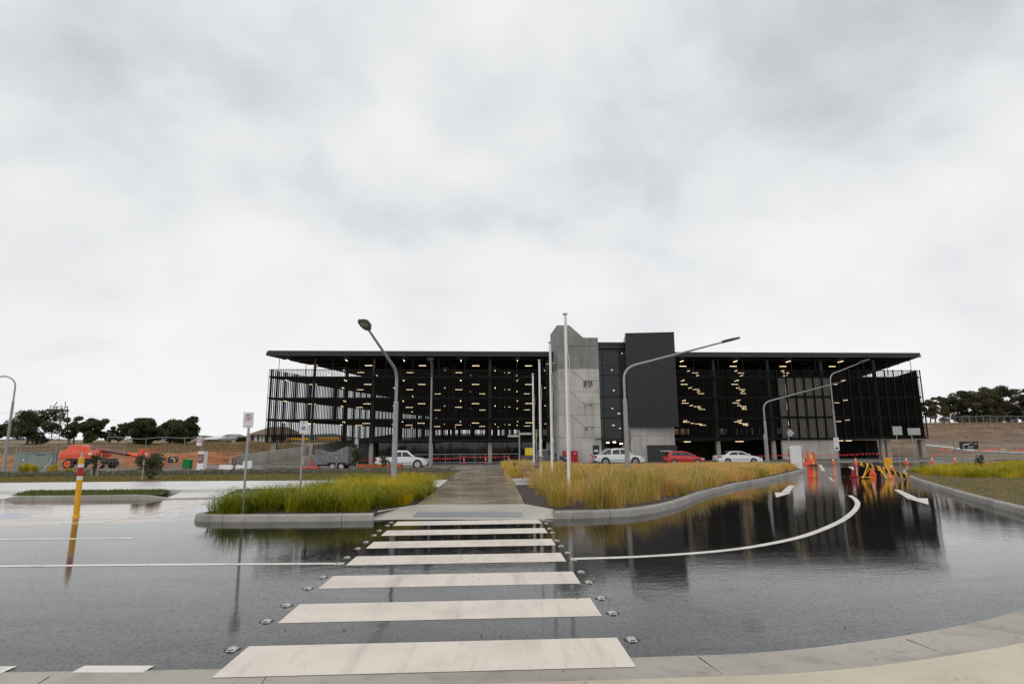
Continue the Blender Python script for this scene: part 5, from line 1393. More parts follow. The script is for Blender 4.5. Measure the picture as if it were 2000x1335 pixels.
# striped barricade fallen at one end
_b = base(1690, 24.2, 934); pl0, pl1 = at(1680, 904, _b.y), at(1788, 934.5, _b.y-1.6); kb = _b.y/25
bar_ = thing('barricade', 'fallen yellow and black striped barricade plank on a bent trestle', 'barricade', (pl0.x, pl0.y, 0), 0)
ax = pl1-pl0; L_ = ax.length; ux = ax.normalized(); uy = Vector((ux.y, -ux.x, 0)).normalized()
if uy.y > 0: uy = -uy
uz = ux.cross(uy); 
if uz.z < 0: uz = -uz
O_ = Vector((0, 0, pl0.z))
def P3(a, b, c): return tuple(O_+ux*a+uy*b+uz*c)
def pbox(mb, a0, a1, b0, b1, c0, c1, sh=0):
    mb.add([P3(a0, b0, c0), P3(a1, b0, c0), P3(a1, b1, c0), P3(a0, b1, c0), P3(a0+sh, b0, c1), P3(a1+sh, b0, c1), P3(a1+sh, b1, c1), P3(a0+sh, b1, c1)], [(3, 2, 1, 0), (4, 5, 6, 7), (0, 1, 5, 4), (1, 2, 6, 5), (2, 3, 7, 6), (3, 0, 4, 7)])
mb = MB(); pbox(mb, 0, L_, -.02, .02, -.09*kb, .09*kb); pk = mb.build('plank', M['yellow'], bar_)
mb = MB(); n = 9
for i in range(n): a = .10+i*(L_-.2)/n; pbox(mb, a+.10, a+.10+.13*kb, .0205, .023, -.085*kb, .085*kb, -.10*kb)
mb.build('stripe', M['black'], pk)
gz = g(pl0.x, pl0.y)
for k, (a, s, e) in enumerate(((.30, .30, .65), (.45, .14, -.35), (.62, .04, .85), (.70, .0, .5), (1.0, .12, .7), (.9, -.02, -.35))):
    tp_ = O_+ux*a*kb+uz*.12; bt = Vector((tp_.x-s*2.2*kb, tp_.y-e*1.0, 0)); bt.z = g(bt.x+pl0.x, bt.y+pl0.y)+.02; mb = MB(); mb.tube([tuple(tp_), tuple(bt)], .032, 4); mb.build('leg', M['yellow'], bar_)
mb = MB(); mb.tube([tuple(O_+Vector((-.25, -.3, -pl0.z+gz+.06))), tuple(O_+Vector((.35, -.45, -pl0.z+gz+.06)))], .03, 4); mb.build('brace', M['yellow'], bar_)
p = base(1737, 29, 921); t = thing('warning_board', 'plain yellow warning board standing on the right road edge behind the cones', 'board', p, R(8))
t.scale = [p.y/34]*3; mb = MB(); mb.bx((-.28, -.02, .12), (.28, .02, .78)); mb.build('panel', M['yellow'], t, bevel=.01)
for x in (-.22, .22):
    mb = MB(); mb.tube([(x, .0, .12), (x, -.12, 0)], .015, 5); mb.tube([(x, .03, .7), (x, .22, 0)], .015, 5); mb.build('leg', M['steel'], t)
p = base(1588, 44, 909); t = thing('fallen_barrier', 'heap of orange and yellow barrier boards at the kerb tip beside the blank totem', 'barrier', p, 0); t.scale = [p.y/44]*3
mb = MB(); mb.add([(-.02, 0, .05), (.18, 0, .0), (.05, .15, .85), (-.16, .15, .8), (-.02, .05, .05), (.18, .05, 0), (.05, .2, .85), (-.16, .2, .8)], [(0, 1, 2, 3), (7, 6, 5, 4), (0, 4, 5, 1), (1, 5, 6, 2), (2, 6, 7, 3), (3, 7, 4, 0)]); mb.build('yellow_board', M['yellow'], t)
mb = MB(); mb.add([(-.55, -.1, .02), (-.1, -.15, .0), (-.05, -.05, .45), (-.3, .0, .6), (-.55, 0, .06), (-.1, 0, .05), (-.05, .05, .45), (-.3, .08, .6)], [(0, 1, 2, 3), (7, 6, 5, 4), (0, 4, 5, 1), (1, 5, 6, 2), (2, 6, 7, 3), (3, 7, 4, 0)]); mb.build('red_board', M['fluoro'], t)
mb = MB(); mb.tube([(-.35, .1, 0), (-.28, .15, 1.15)], .06, 8); mb.tube([(.35, .1, 0), (.15, .15, 1.05)], .06, 8); mb.build('tube', M['orange'], t)
mb = MB(); mb.tube([(-.4, -.2, .06), (.25, -.1, .08)], .05, 8); mb.build('rubber_foot', M['black'], t)
p = base(610, 61, 911); t = thing('fallen_barrier', 'heap of red folded barriers lying behind the trailer on the ramp entry', 'barrier', p, 0)
for (a, b, r_) in (((-1.3, 0, .08), (-.1, -.1, .18), .1), ((-.35, 0, .05), (-.55, .1, 1.0), .06), ((.1, 0, .05), (-.1, .1, 1.05), .09), ((.55, 0, .05), (.85, .1, 1.0), .09), ((-.2, -.1, .15), (.5, -.1, .12), .08)):
    mb = MB(); mb.tube([a, b], [r_, r_*.7], 8); mb.build('barrier_arm', M['fluoro'], t)
for k, (px, w, h, lb) in enumerate(((448, 1.7, .42, 'low white plastic barrier left of the ramp, nearest the totem'), (463, 1.4, .38, 'low white plastic barrier lying between bollards left of the ramp'), (483, .8, .75, 'upright white plastic barrier at the foot of the ramp wall'))):
    p = base(px, 52 if k < 2 else 56); t = thing('plastic_barrier', lb, 'barrier', p, R(4*k))
    mb = MB(); mb.side([(-w/2, 0), (-w/2, h), (-w/2+.08, h+.05), (w/2-.08, h+.05), (w/2, h), (w/2, 0)], .22, .10, 0, h+.05); mb.build('body', M['tub'], t, bevel=.02)
    mb = MB(); mb.bx((-w/2+.15, -.24, 0), (-w/2+.3, .24, .05)); mb.bx((w/2-.3, -.24, 0), (w/2-.15, .24, .05)); mb.build('foot', M['black'], t)

# site objects on the left
p = base(72, 50, 914); t = thing('transformer_kiosk', 'grey green electrical kiosk behind the mesh fence at the left', 'electrical kiosk', p, 0)
a, b = at(30, 910, 50)-p, at(106, 883.5, 50)-p
mb = MB(); mb.bx((a.x, -.2, -.1), (b.x, .5, b.z)); s = mb.build('cabinet', M['kiosk'], t, bevel=.02)
mb = MB(); mb.bx((a.x-.05, -.26, b.z+.001), (b.x+.05, .56, b.z+.07)); mb.build('lid', M['kiosk'], t)
mb = MB()
for u in (.30, .36, .92): mb.bx((lerp(a.x, b.x, u), -.206, .05), (lerp(a.x, b.x, u)+.02, -.2, b.z-.05))
mb.build('door_gap', M['dark'], t)
mb = MB(); [mb.bx((lerp(a.x, b.x, .56), -.208, b.z-.15-.05*i), (lerp(a.x, b.x, .82), -.2, b.z-.13-.05*i)) for i in range(3)]; [mb.bx((lerp(a.x, b.x, .56), -.208, .16+.05*i), (lerp(a.x, b.x, .82), -.2, .18+.05*i)) for i in range(3)]; mb.build('vent', M['lumi'], t)
mb = MB(); mb.box((lerp(a.x, b.x, .24), -.205, b.z*.62), (.12, .01, .12)); mb.build('notice', M['signw'], t)
mb = MB(); mb.box((lerp(a.x, b.x, .16), -.205, b.z*.78), (.3, .01, .05)); mb.box((lerp(a.x, b.x, .17), -.205, b.z*.6), (.1, .01, .08)); mb.build('label_plate', M['lumi'], t)
def meshfence(label, pA, pB, h, posts, m, group=None, rails=(1.0, .06), wires=0, r=.024, brace=None):
    t = thing('mesh_fence', label, 'fence', pA, 0, group); d = pB-pA
    zz = lambda u: (terrain(pA.x+d.x*u, pA.y+d.y*u)-.07 if pA.y > 74 else g(pA.x+d.x*u, pA.y+d.y*u))-pA.z
    for i in range(posts):
        u = i/(posts-1); z = zz(u); mb = MB(); mb.tube([(d.x*u, d.y*u, z-.1), (d.x*u, d.y*u, z+h)], r, 6); mb.build('post', m, t)
    N_ = 24; mb = MB()
    for f in rails: mb.tube([(d.x*i/N_, d.y*i/N_, zz(i/N_)+h*f-.02) for i in range(N_+1)], r*.9, 5)
    mb.build('rail', m, t)
    if wires:
        mb = MB(); l = d.length; n = int(l/wires)
        for i in range(n):
            u = (i+.5)/n; z = zz(u); mb.tube([(d.x*u, d.y*u, z+.1), (d.x*u, d.y*u, z+h-.05)], .0045 if pA.y < 70 else .008, 3, cap=False)
        for k in range(1, 7): mb.tube([(d.x*i/N_, d.y*i/N_, zz(i/N_)+h*k/7) for i in range(N_+1)], .0045 if pA.y < 70 else .008, 3, cap=False)
        mb.build('mesh', m, t)
    if brace:
        for (a, b) in brace:
            mb = MB(); mb.tube([tuple(a-pA), tuple(b-pA)], .03, 6); mb.build('brace', m, t)
    return t
F0 = [base(x, 44, 920) for x in (-18, 30, 108, 179, 241)]
fl = ['steel mesh fence panel at the far left edge', 'steel mesh fence panel in front of the grey green kiosk', 'steel mesh fence panel in front of the boom lift chassis', 'steel mesh fence panel in front of the boom of the lift']
for i in range(4):
    a, b = F0[i].copy(), F0[i+1].copy(); a.x += .12; b.x -= .12; h = 1.95
    br = None
    if i == 1: br = [(base(77, 41, 925), at(103, 895, 43.6))]
    if i == 2: br = [(base(190, 42, 922), at(199, 886, 43.8))]
    meshfence(fl[i], a, b, h, 2, M['steel'], 'mesh fence panels at the left', wires=.28, brace=br)
def tp3(px, Y):
    p = base(px, Y); p.z = terrain(p.x, p.y)-.07; return p
meshfence('thin wire fence on the grassy bank in front of the left trees', tp3(205, 92), tp3(395, 92), 1.7, 6, M['galv'], rails=(1.0,), r=.05)
meshfence('long mesh fence on top of the right earth bank below the gum trees', tp3(1790, 163), tp3(2080, 163), 2.3, 22, M['galv'], rails=(1.0, .05), wires=1.3, r=.05)
meshfence('low rail fence half way down the right earth bank', tp3(1795, 128), tp3(1911, 124), 1.5, 9, M['galv'], rails=(1.0, .5, .05), wires=.8, r=.04)
meshfence('rail fence at the foot of the right earth bank near the picture edge', tp3(1925, 122), tp3(2070, 118), 2.0, 9, M['galv'], rails=(1.0, .5, .05), wires=.8, r=.045)
meshfence('mesh fence along the site road behind the black information board', tp3(1812, 88), tp3(2080, 80), 1.3, 14, M['galv'], rails=(1.0, .1), wires=.8, r=.03)
for i, (px, Y, m, w, lb) in enumerate(((1842, 108, 'orange', 1.6, 'left of the small distant lamp'), (1858, 108, 'yellow', 1.3, 'just behind the small distant lamp pole'), (1925, 92, 'orange', 2.6, 'right of the black information board'), (1942, 93, 'orange', 2.0, 'second right of the black information board'), (1962, 92, 'yellow', 1.2, 'behind the timber stakes on the right verge'), (1990, 92, 'orange', 2.6, 'at the right picture edge'))):
    p = tp3(px, Y); t = thing('site_barrier', f'{"orange" if m == "orange" else "yellow"} site barrier board {lb}', 'barrier', p, R(-5), 'site barriers on the right')
    mb = MB(); mb.box((0, 0, .75), (w*.75, .06, .22)); mb.build('board', M[m], t)
    for x in (-w/2+.1, w/2-.1):
        mb = MB(); mb.tube([(x, -.25, 0), (x, 0, .9), (x, .25, 0)], .03, 4); mb.build('leg', M['steel'], t)
def strip3(name, pts, w, h, m):
    mb = MB(); n = len(pts); line = [(p.x, p.y) for p in pts]; A, B = offset(line, w/2), offset(line, -w/2)
    for i in range(n):
        z = pts[i].z
        mb.v += [(A[i][0], A[i][1], z-.4), (A[i][0], A[i][1], z+h), (B[i][0], B[i][1], z+h), (B[i][0], B[i][1], z-.4)]
    for i in range(n-1):
        for q in range(3): mb.f.append([i*4+q, i*4+q+1, (i+1)*4+q+1, (i+1)*4+q]); mb.m.append(0)
    return struct(mb.build(name, m))
strip3('path', [tp3(x, y) for x, y in ((1800, 132), (1850, 124), (1900, 116), (1960, 108), (2010, 102), (2080, 96))], 2.2, .12, M['whitepave'])
strip3('kerb', [tp3(x, y) for x, y in ((1790, 86), (1840, 82), (1900, 78), (1980, 74), (2080, 70))], .8, .15, M['concrete'])
strip3('road', [tp3(x, y) for x, y in ((1880, 104), (1940, 101), (2010, 97), (2090, 92))], 5, .10, M['street'])
# green bin, corten wall, red cabinet, handrail
p = base(365, 57, 912); t = thing('waste_bin', 'bright green waste bin with a domed lid in front of the clay bank', 'bin', p, R(6))
mb = MB(); mb.box((0, 0, .42), (.68, .62, .72), 0, 0, (1.06, 1.06)); mb.build('body', M['green'], t, bevel=.04)
mb = MB(); mb.side([(-.36, .79), (-.30, .90), (.1, .93), (.40, .86), (.40, .79)], .34); mb.build('lid', M['green'], t, bevel=.03)
for x in (-.22, .22):
    mb = MB(); mb.tube([(x, .3, .09), (x, .36, .09)], .09, 10); mb.build('wheel', M['black'], t)
p0, p1 = base(697, 43, 918), base(790, 44, 916); t = thing('retaining_wall', 'low rusted orange steel wall in the verge in front of the white ute', 'wall', p0, 0)
d = p1-p0
mb = MB(); mb.prism([(0, 0), (d.x*.27, -.9), (d.x*.98, -.5), (d.x, -.1), (d.x, .0), (d.x*.97, -.44), (d.x*.275, -.83), (.05, .05)], -.4, .52); mb.build('steel_plate', M['corten'], t)
mb = MB(); mb.prism([(d.x*.27, -.86), (d.x*.97, -.47), (d.x*.97, .9), (d.x*.1, .9)], -.4, .40); mb.build('soil_fill', M['mulch'], t)
mb = MB(); [mb.bx((d.x*u, -.93+.56*(u-.27), -.3), (d.x*u+.012, -.90+.56*(u-.27), .5)) for u in (.45, .63, .81)]; mb.build('seam', M['signbrown'], t)
x0, z1 = tf(1101, 880, LY-1.0); x1 = tf(1128.5, 880, LY-1.0)[0]
t = thing('hydrant_cabinet', 'dark red fire hydrant cabinet against the foot of the concrete shaft', 'cabinet', BO, BR)
mb = MB(); mb.bx((x0, LY-1.0, GZ+.05), (x1, LY-.1, z1)); mb.build('cabinet', M['redcab'], t, bevel=.02)
mb = MB(); mb.bx((lerp(x0, x1, .5)-.01, LY-1.006, GZ+.1), (lerp(x0, x1, .5)+.01, LY-1.0, z1-.05)); mb.build('door_gap', M['maroon'], t)
mb = MB(); mb.bx((x0+.18, LY-1.008, z1-.35), (x0+.42, LY-1.0, z1-.28)); mb.bx((x1-.5, LY-1.008, z1-.38), (x1-.2, LY-1.0, z1-.31)); mb.build('lettering', M['signw'], t)
x0, x1 = fac(785, 890)[0], fac(1012, 890)[0]
t = thing('handrail', 'long steel handrail in front of the dark ground floor glazing', 'handrail', BO, BR)
mb = MB(); [mb.tube([(x0, -1.5, z), (x1, -1.5, z)], .03, 6) for z in (GZ+.25, GZ+1.35)]; mb.build('rail', M['steel'], t)
for i in range(9):
    x = lerp(x0, x1, i/8); mb = MB(); mb.tube([(x, -1.5, GZ), (x, -1.5, GZ+1.35)], .03, 6); mb.build('post', M['steel'], t)

# ------------------------------------------------------------------ houses, pylon, far hills
def house(label, px0, px1, pyb, pyt, Y, wallm, roofm, depth=11, eave=.55, pitch=None, openings=(), gable=False):
    a, b = at(px0, pyb, Y), at(px1, pyb, Y); ze = at(px0, pyt, Y).z
    w = b.x-a.x; gz_ = a.z
    t = thing('house', label, 'house', (a.x, Y, gz_), R(-4)); H2 = ze-gz_; wh = H2*eave
    mb = MB(); mb.bx((.4, .4, -1.5), (w-.4, depth, wh)); wl = mb.build('wall', wallm, t)
    mb = MB(); ov = .5; rh = H2
    if gable: mb.add([(-.1, -ov, wh), (w+.1, -ov, wh), (w+.1, depth+ov, wh), (-.1, depth+ov, wh), (-.1, depth/2, rh), (w+.1, depth/2, rh)], [(0, 1, 5, 4), (2, 3, 4, 5), (0, 4, 3), (1, 2, 5), (3, 2, 1, 0)])
    else: mb.add([(-.1, -ov, wh), (w+.1, -ov, wh), (w+.1, depth+ov, wh), (-.1, depth+ov, wh), (w*.28, depth/2, rh), (w*.72, depth/2, rh)], [(0, 1, 5, 4), (2, 3, 4, 5), (0, 4, 3), (1, 2, 5), (3, 2, 1, 0)])
    mb.bx((-.12, -ov-.08, wh-.18), (w+.12, -ov-.02, wh+.02)); mb.build('roof', roofm, t)
    for (u0, u1, v0, v1, m, nm) in openings:
        mb = MB(); mb.bx((w*u0, .33, wh*v0), (w*u1, .398, wh*v1)); mb.build(nm, M[m], t)
    return t
house('small house with a pale cream hip roof right of the leftmost trees', 391, 427, 864, 851, 175, M['roofdark'], M['wallw'], openings=((.1, .3, .2, .8, 'wallw', 'window'), (.5, .9, .1, .8, 'glassh', 'window')))
house('grey roofed house with white walls in the middle of the far houses', 428, 458, 868, 847.5, 170, M['wallw'], M['roofgrey'], openings=((.08, .4, .1, .75, 'wallp', 'garage_door'), (.5, .62, .3, .8, 'glassh', 'window'), (.75, .92, .0, .85, 'wallp', 'door')))
house('dark roofed house peeping over the grey roofed house', 430, 452, 858, 847, 205, M['wallp'], M['roofdark'], openings=((.2, .8, .2, .8, 'glassh', 'window'),), gable=True)
house('white walled house with a dark garage door left of the brown roofed house', 462, 489, 868, 849, 165, M['wallw'], M['roofbrown'], eave=.78, openings=((.42, .88, .0, .55, 'wallp', 'garage_door'), (.55, .7, .68, .85, 'glassh', 'window')))
house('large brown roofed house with dark walls and pale windows partly behind the car park', 484, 562, 864, 832, 140, M['wallp'], M['roofbrown'], eave=.5, openings=((.14, .22, .1, .85, 'wallw', 'window'), (.27, .33, .05, .85, 'wallw', 'window'), (.36, .42, .1, .85, 'wallw', 'window'), (.5, .6, .1, .8, 'wallw', 'window')))
house('small white shed with a pale roof seen under the left trees', 155, 186, 873, 863, 190, M['wallw'], M['roofgrey'], openings=((.3, .7, .1, .8, 'wallp', 'door'),))
house('long low pale shed roof behind the left trees', 108, 134, 876, 868, 200, M['wallw'], M['wallw'], openings=((.2, .5, .1, .8, 'glassh', 'window'),))
p = at(106, 868, 330); t = thing('transmission_tower', 'lattice steel transmission tower rising behind the left trees', 'pylon', p, R(8)); hT = at(106, 784, 330).z-p.z
mb = MB(); w0, w1 = 4.6, 2.7; lv = [0, .22, .42, .6, .78, .9]
for sx in (-1, 1):
    for sy in (-1, 1): mb.tube([(sx*w0, sy*w0, -4), (sx*w1, sy*w1, hT*.9)], .24, 4)
mb.build('leg', M['lumi'], t)
mb = MB()
for a, b in zip(lv, lv[1:]):
    wa, wb = lerp(w0, w1, a/.9), lerp(w0, w1, b/.9)
    for s in (-1, 1):
        mb.tube([(-wa, s*wa, hT*a), (wb, s*wb, hT*b)], .13, 3); mb.tube([(wa, s*wa, hT*a), (-wb, s*wb, hT*b)], .13, 3)
        mb.tube([(s*wa, -wa, hT*a), (s*wb, wb, hT*b)], .13, 3)
mb.build('lattice', M['lumi'], t)
mb = MB(); mb.box((0, 0, hT*.80), (7.4, 6, .9)); mb.tube([(-3.0, 0, hT*.84), (-1.2, 0, hT)], .22, 4); mb.tube([(3.0, 0, hT*.84), (2.8, 0, hT)], .22, 4); mb.build('crossarm', M['lumi'], t)
for i, (pa, pb, lb) in enumerate((((96, 800, 330), (-60, 801, 300), 'power line running left from the transmission tower'), ((112, 800, 330), (560, 872, 700), 'power line falling right from the transmission tower to the houses'))):
    a, b = at(*pa), at(*pb); t = thing('power_line', lb, 'power line', a); mb = MB()
    P = []
    for k in range(13): u = k/12; q = a.lerp(b, u)-a; q.z -= 6*u*(1-u); P.append(tuple(q))
    mb.tube(P, .05, 3); mb.build('wire', M['galv'], t)
def hills(name, Y, pts, m, dd=400):
    mb = MB(); n = len(pts); base_ = -40
    for px, py in pts:
        p = at(px, py, Y); mb.v += [(p.x, Y-dd*.4, base_), (p.x, Y-dd*.1, p.z*.7), (p.x, Y, p.z), (p.x*1.05, Y+dd, base_)]
    for i in range(n-1):
        for q in range(3): mb.f.append([i*4+q, (i+1)*4+q, (i+1)*4+q+1, i*4+q+1]); mb.m.append(0)
    return struct(mb.build(name, m, smooth=True))
hx = []
for i in range(61):
    px = -500+i*50; hx.append((px, 855-6*math.sin(px*.009)-4*math.sin(px*.021+1)-(8 if px > 380 and px < 700 else 0)+(870-855)*(0.4 if px < 300 else 0)))
hills('hills', 1500, hx, M['farhill'], 500)

# ------------------------------------------------------------------ trees
def tree(label, px, Y, pyb, pyt, wpx, lm, n=5200, leaf=.30, trunks=1, cat='tree', crown=(.30, 1.0), lean=0, name='gum_tree', seed=1, nb=8, dens=1.0, onground=True, lobes=None, group=None):
    r_ = np.random.default_rng(seed); rr = random.Random(seed)
    p = at(px, pyb, Y)
    if onground: p.z = terrain(p.x, p.y)-.1
    h = at(px, pyt, Y).z-p.z; w = wpx/1150*Y
    t = thing(name, label, cat, p, 0, group)
    tr_ = MB(); k = h/9
    cents = []
    for q in range(trunks):
        ox = (q-(trunks-1)/2)*w*.22; fork = h*rr.uniform(.24, .36); lx = lean*w+rr.uniform(-.05, .05)*w
        top = Vector((ox+lx, rr.uniform(-.3, .3), fork))
        tr_.tube([(ox, 0, -.3), (ox+lx*.4, 0, fork*.5), tuple(top)], [.26*k, .20*k, .16*k], 7)
        for b in range(nb//trunks+1):
            a = rr.uniform(0, 6.283); rad = w*.5*rr.uniform(.35, .85)
            e = Vector((ox+lx*.7+math.cos(a)*rad, math.sin(a)*rad*.8, h*rr.uniform(crown[0]+.2, .9)))
            mid = top.lerp(e, .5)+Vector((rr.uniform(-.2, .2)*k, 0, -.06*h))
            tr_.tube([tuple(top), tuple(mid), tuple(e)], [.12*k, .07*k, .025*k], 5); cents.append(e)
    tr_.build('trunk', M['bark'], t, smooth=True)
    # leaf clumps: ellipsoidal sprays set through a domed volume, open between them
    C = []; nC = lobes or 26
    for i in range(nC):
        for _ in range(60):
            u = r_.uniform(-1, 1, 3)
            if (u**2).sum() < 1 and (u**2).sum() > .12: break
        zz = crown[0]+(crown[1]-crown[0])*(.5+.5*u[2])
        fl_ = 1-.25*max(0, -u[2])
        C.append((u[0]*w*.44*fl_+lean*w*.6, u[1]*w*.38, h*(zz*.93)))
    if crown[0] < .06:
        for i in range(8): C.append((r_.uniform(-.5, .5)*w, r_.uniform(-.3, .3)*w, h*r_.uniform(.03, .22)))
    for e in cents: C.append((e.x, e.y, min(e.z, h*.93)))
    C = np.array(C); rad = r_.uniform(.13, .24, len(C))*w*(.80 if crown[0] < .06 else .66)
    wgt = rad**2/np.sum(rad**2); P = []; T = []
    for c, rd, g_ in zip(C, rad, wgt):
        m = int(n*1.9*g_*dens)+8
        d = r_.normal(size=(m, 3)); d /= np.linalg.norm(d, axis=1)[:, None]; q = d*(r_.uniform(.15, 1, m)**.45)[:, None]
        q *= np.array([rd, rd, rd*.70]); P.append(c+q); T.append(np.clip(r_.uniform(-.1, .95)+.35*d[:, 2]*0+r_.normal(scale=.16, size=m), 0, 1))
    P = np.concatenate(P); T = np.concatenate(T); P[:, 2] = np.minimum(P[:, 2], h)
    leaves('crown', P, leaf*.66*r_.uniform(.6, 1.25, len(P)), M[lm], T, t)
    return t
tree('spreading dark gum tree at the far left, behind the street lamp', 62, 112, 871, 798, 100, 'eucleft', 5600, .34, 2, seed=3, lobes=34, crown=(.10, 1.0), lean=.05, nb=10)
tree('small dark gum tree cut by the left picture edge', -6, 118, 872, 829, 50, 'eucleft', 2600, .32, 1, seed=5, crown=(.35, 1.0))
tree('open gum tree with gaps of sky left of the boom lift', 138, 114, 873, 809, 46, 'eucleft', 2400, .30, 2, seed=8, crown=(.2, 1.0), dens=.8)
tree('dense olive gum tree directly behind the boom lift', 172, 112, 875, 812, 66, 'eucleft', 6000, .32, 2, seed=9, crown=(.08, 1.0))
tree('thin small gum tree in the gap behind the boom lift', 213, 118, 873, 838, 26, 'eucleft', 1300, .28, 1, seed=10, crown=(.1, 1.0))
tree('loose small gum tree left of the two big round gum trees', 229, 108, 874, 824, 30, 'eucleft', 1500, .30, 1, seed=12, crown=(.15, 1.0))
tree('broad round gum tree behind the wire fence, left of the pair', 275, 106, 874, 817, 84, 'eucleft', 8500, .32, 2, seed=13, crown=(.08, 1.0), lobes=36)
tree('tall round gum tree with gaps, right of the pair behind the wire fence', 346, 106, 874, 813, 78, 'eucleft', 7800, .32, 2, seed=14, crown=(.08, 1.0), lobes=34)
for i, (px, py, w, s) in enumerate(((395, 874, 26, 21), (414, 875, 34, 22), (436, 873, 26, 23), (470, 868, 20, 24))):
    tree(['dark rounded bush right of the tall round gum tree', 'low dark bush below the cream roofed house', 'low bush in front of the grey roofed house', 'small bush below the white walled house'][i], px, 130, py, py-12-i % 2*3, w, 'eucleft', 700, .3, 1, 'bush', (.0, 1.0), 0, 'bush', s, 4, lobes=9)
for i, (px, pyt, w, n, cr_, lb) in enumerate(((1822, 772, 48, 4200, .15, 'brownish gum tree emerging from behind the right end of the car park'), (1849, 769, 46, 3800, .25, 'flat topped gum tree with sky under its crown on the right bank'), (1880, 757, 56, 6000, .03, 'gum tree left of the tallest crowns on the right bank'), (1913, 751, 58, 6400, .03, 'broad olive gum tree in the middle of the right bank trees'), (1936, 752, 48, 5000, .03, 'narrow gum tree between the two tallest right bank trees'), (1962, 747, 64, 7000, .02, 'tallest dense gum tree on the right bank'), (2006, 752, 46, 4000, .08, 'gum tree cut by the right picture edge'), (1996, 790, 36, 2200, .1, 'low gum tree in front of the right edge tree'), (2045, 760, 60, 4000, .2, 'gum tree on the right bank'))):
    if px > 2030: continue
    tree(lb, px, 178+(i % 3)*5, 822, pyt, w, 'eucright', n, .46, 2 if w > 45 else 1, seed=40+i, crown=(cr_, 1.0), nb=8)

# young trees, shrubs and stakes
def shrub(label, px, Y, pyt, wpx, n, leaf, lm='wattle', seed=1, crown=(.12, 1), name='shrub', pyb=925):
    p = base(px, Y, pyb); r_ = np.random.default_rng(seed); Y = p.y; h = at(px, pyt, Y).z-p.z; w = wpx/1150*Y
    t = thing(name, label, 'shrub' if name == 'shrub' else 'young tree', p+Vector((0, 0, .1)), 0)
    mb = MB(); C = []
    for i in range(9):
        a = r_.uniform(0, 6.28); e = (math.cos(a)*w*.4*r_.uniform(.2, 1), math.sin(a)*w*.4, h*r_.uniform(.35, .95)); C.append(e)
        mb.tube([(0, 0, -.1), (e[0]*.3, e[1]*.3, e[2]*.5), e], [.022, .014, .005], 5)
    mb.build('stem', M['bark'], t)
    C = np.array(C+[(r_.uniform(-.4, .4)*w, r_.uniform(-.35, .35)*w, h*r_.uniform(crown[0], .95)) for _ in range(16)])
    idx = r_.integers(0, len(C), n); P = C[idx]+r_.normal(size=(n, 3))*np.array([w*.10, w*.10, h*.07])
    P[:, 2] = np.clip(P[:, 2], .02, h)
    leaves('foliage', P, leaf*r_.uniform(.6, 1.3, n), M[lm], np.clip(r_.normal(.4, .25, n), 0, 1), t)
shrub('bushy grey green shrub in a mulch ring in front of the dark information board', 293, 27.5, 889, 44, 2600, .055, seed=2, pyb=936)
shrub('young dark leaved tree in front of the black ground floor panel', 694, 38, 878, 22, 900, .07, 'eucleft', 3, (.45, 1), 'young_tree', 930)
shrub('thin young tree in front of the rusted steel wall', 749, 37, 893, 14, 260, .06, 'eucleft', 4, (.4, 1), 'young_tree', 928)
shrub('young tree with thin stems in front of the boom lift', 183, 32, 893, 18, 420, .07, 'eucleft', 6, (.5, 1), 'young_tree', 928)
shrub('small leafless sapling right of the white and brown totem', 456, 34, 897, 12, 60, .05, 'wattle', 7, (.5, 1), 'young_tree', 926)
shrub('small grey shrub tied between stakes on the right verge', 1915, 27.5, 891, 15, 600, .05, 'wattle', 9, (.3, 1), 'shrub', 912)
shrub('low young shrub in the bed left of the flagpoles', 1006, 30, 907, 9, 220, .05, 'wattle', 10, (.2, 1), 'shrub', 922)
for px, Y, pyt, lb in ((656, 34, 890, 'pale timber stake in front of the trailer wheels'), (741, 36, 891, 'thin timber stake left of the arm of the left planting bed lamp'), (757, 36, 891, 'thin timber stake standing close to the left planting bed lamp'), (1889, 26, 868, 'pale timber stake with a round top in front of the black information board'), (1922, 27, 905, 'short timber stake right of the small tied shrub'), (177, 31, 905, 'short dark timber stake left of the young tree by the boom lift'), (189, 31.5, 897, 'leaning timber stake right of the young tree by the boom lift'), (277, 27, 897, 'timber stake left of the bushy grey green shrub')):
    p = base(px, Y, 925)+Vector((0, 0, .1)); h = at(px, pyt, p.y).z-p.z
    t = thing('timber_stake', lb, 'stake', p, 0); mb = MB(); mb.box((0, 0, h/2-.1), (.05, .05, h+.2)); mb.build('stake', M['stake'], t)
    mb = MB(); mb.box((0, 0, h*.7), (.062, .062, .05)); mb.build('tie', M['black'], t)

# ------------------------------------------------------------------ planting
def stuff(o, lab=None):
    o['kind'] = 'stuff'; return o
LBED = [(-2.0, 14.9), (-2.5, 13.25), (-3.9, 13.05), (-5.6, 13.2), (-6.05, 13.6), (-5.2, 16.2), (-4.7, 18.9), (-4.6, 20.6), (-1.95, 20.6)]
C = scatter(LBED, 120); keep = (C[:, 0] < -2.5) | (C[:, 1] > 14.4); C = C[keep]
tn = np.where(C[:, 1] < 14.6, rng.uniform(-.2, .4, len(C)), rng.uniform(-.1, .9, len(C)))
stuff(clumps('ornamental_grass', M['lily'], C, 300, (.24, .64), .009, .15, 1.35, .11, tn))
GB = RM([(1.55, 14.2), (1.6, 13.2), (2.3, 12.95), (3.2, 13.4), (4.4, 14.9), (5.95, 17.4), (8.2, 20.6), (10.6, 23.4), (14.3, 28.3), (15.9, 30.4), (16.9, 32.2)])+[(22, 54.5), (1.2, 48.5), (1.25, 26)]+RM([(3.2, 24.8), (3.2, 20.6), (1.5, 20.4)])
C = scatter(GB, 1900); d = C[:, 1]
near = d < 20
C = C[~((d < 17) & (rng.random(len(C)) < .35))]; d = C[:, 1]; near = d < 20
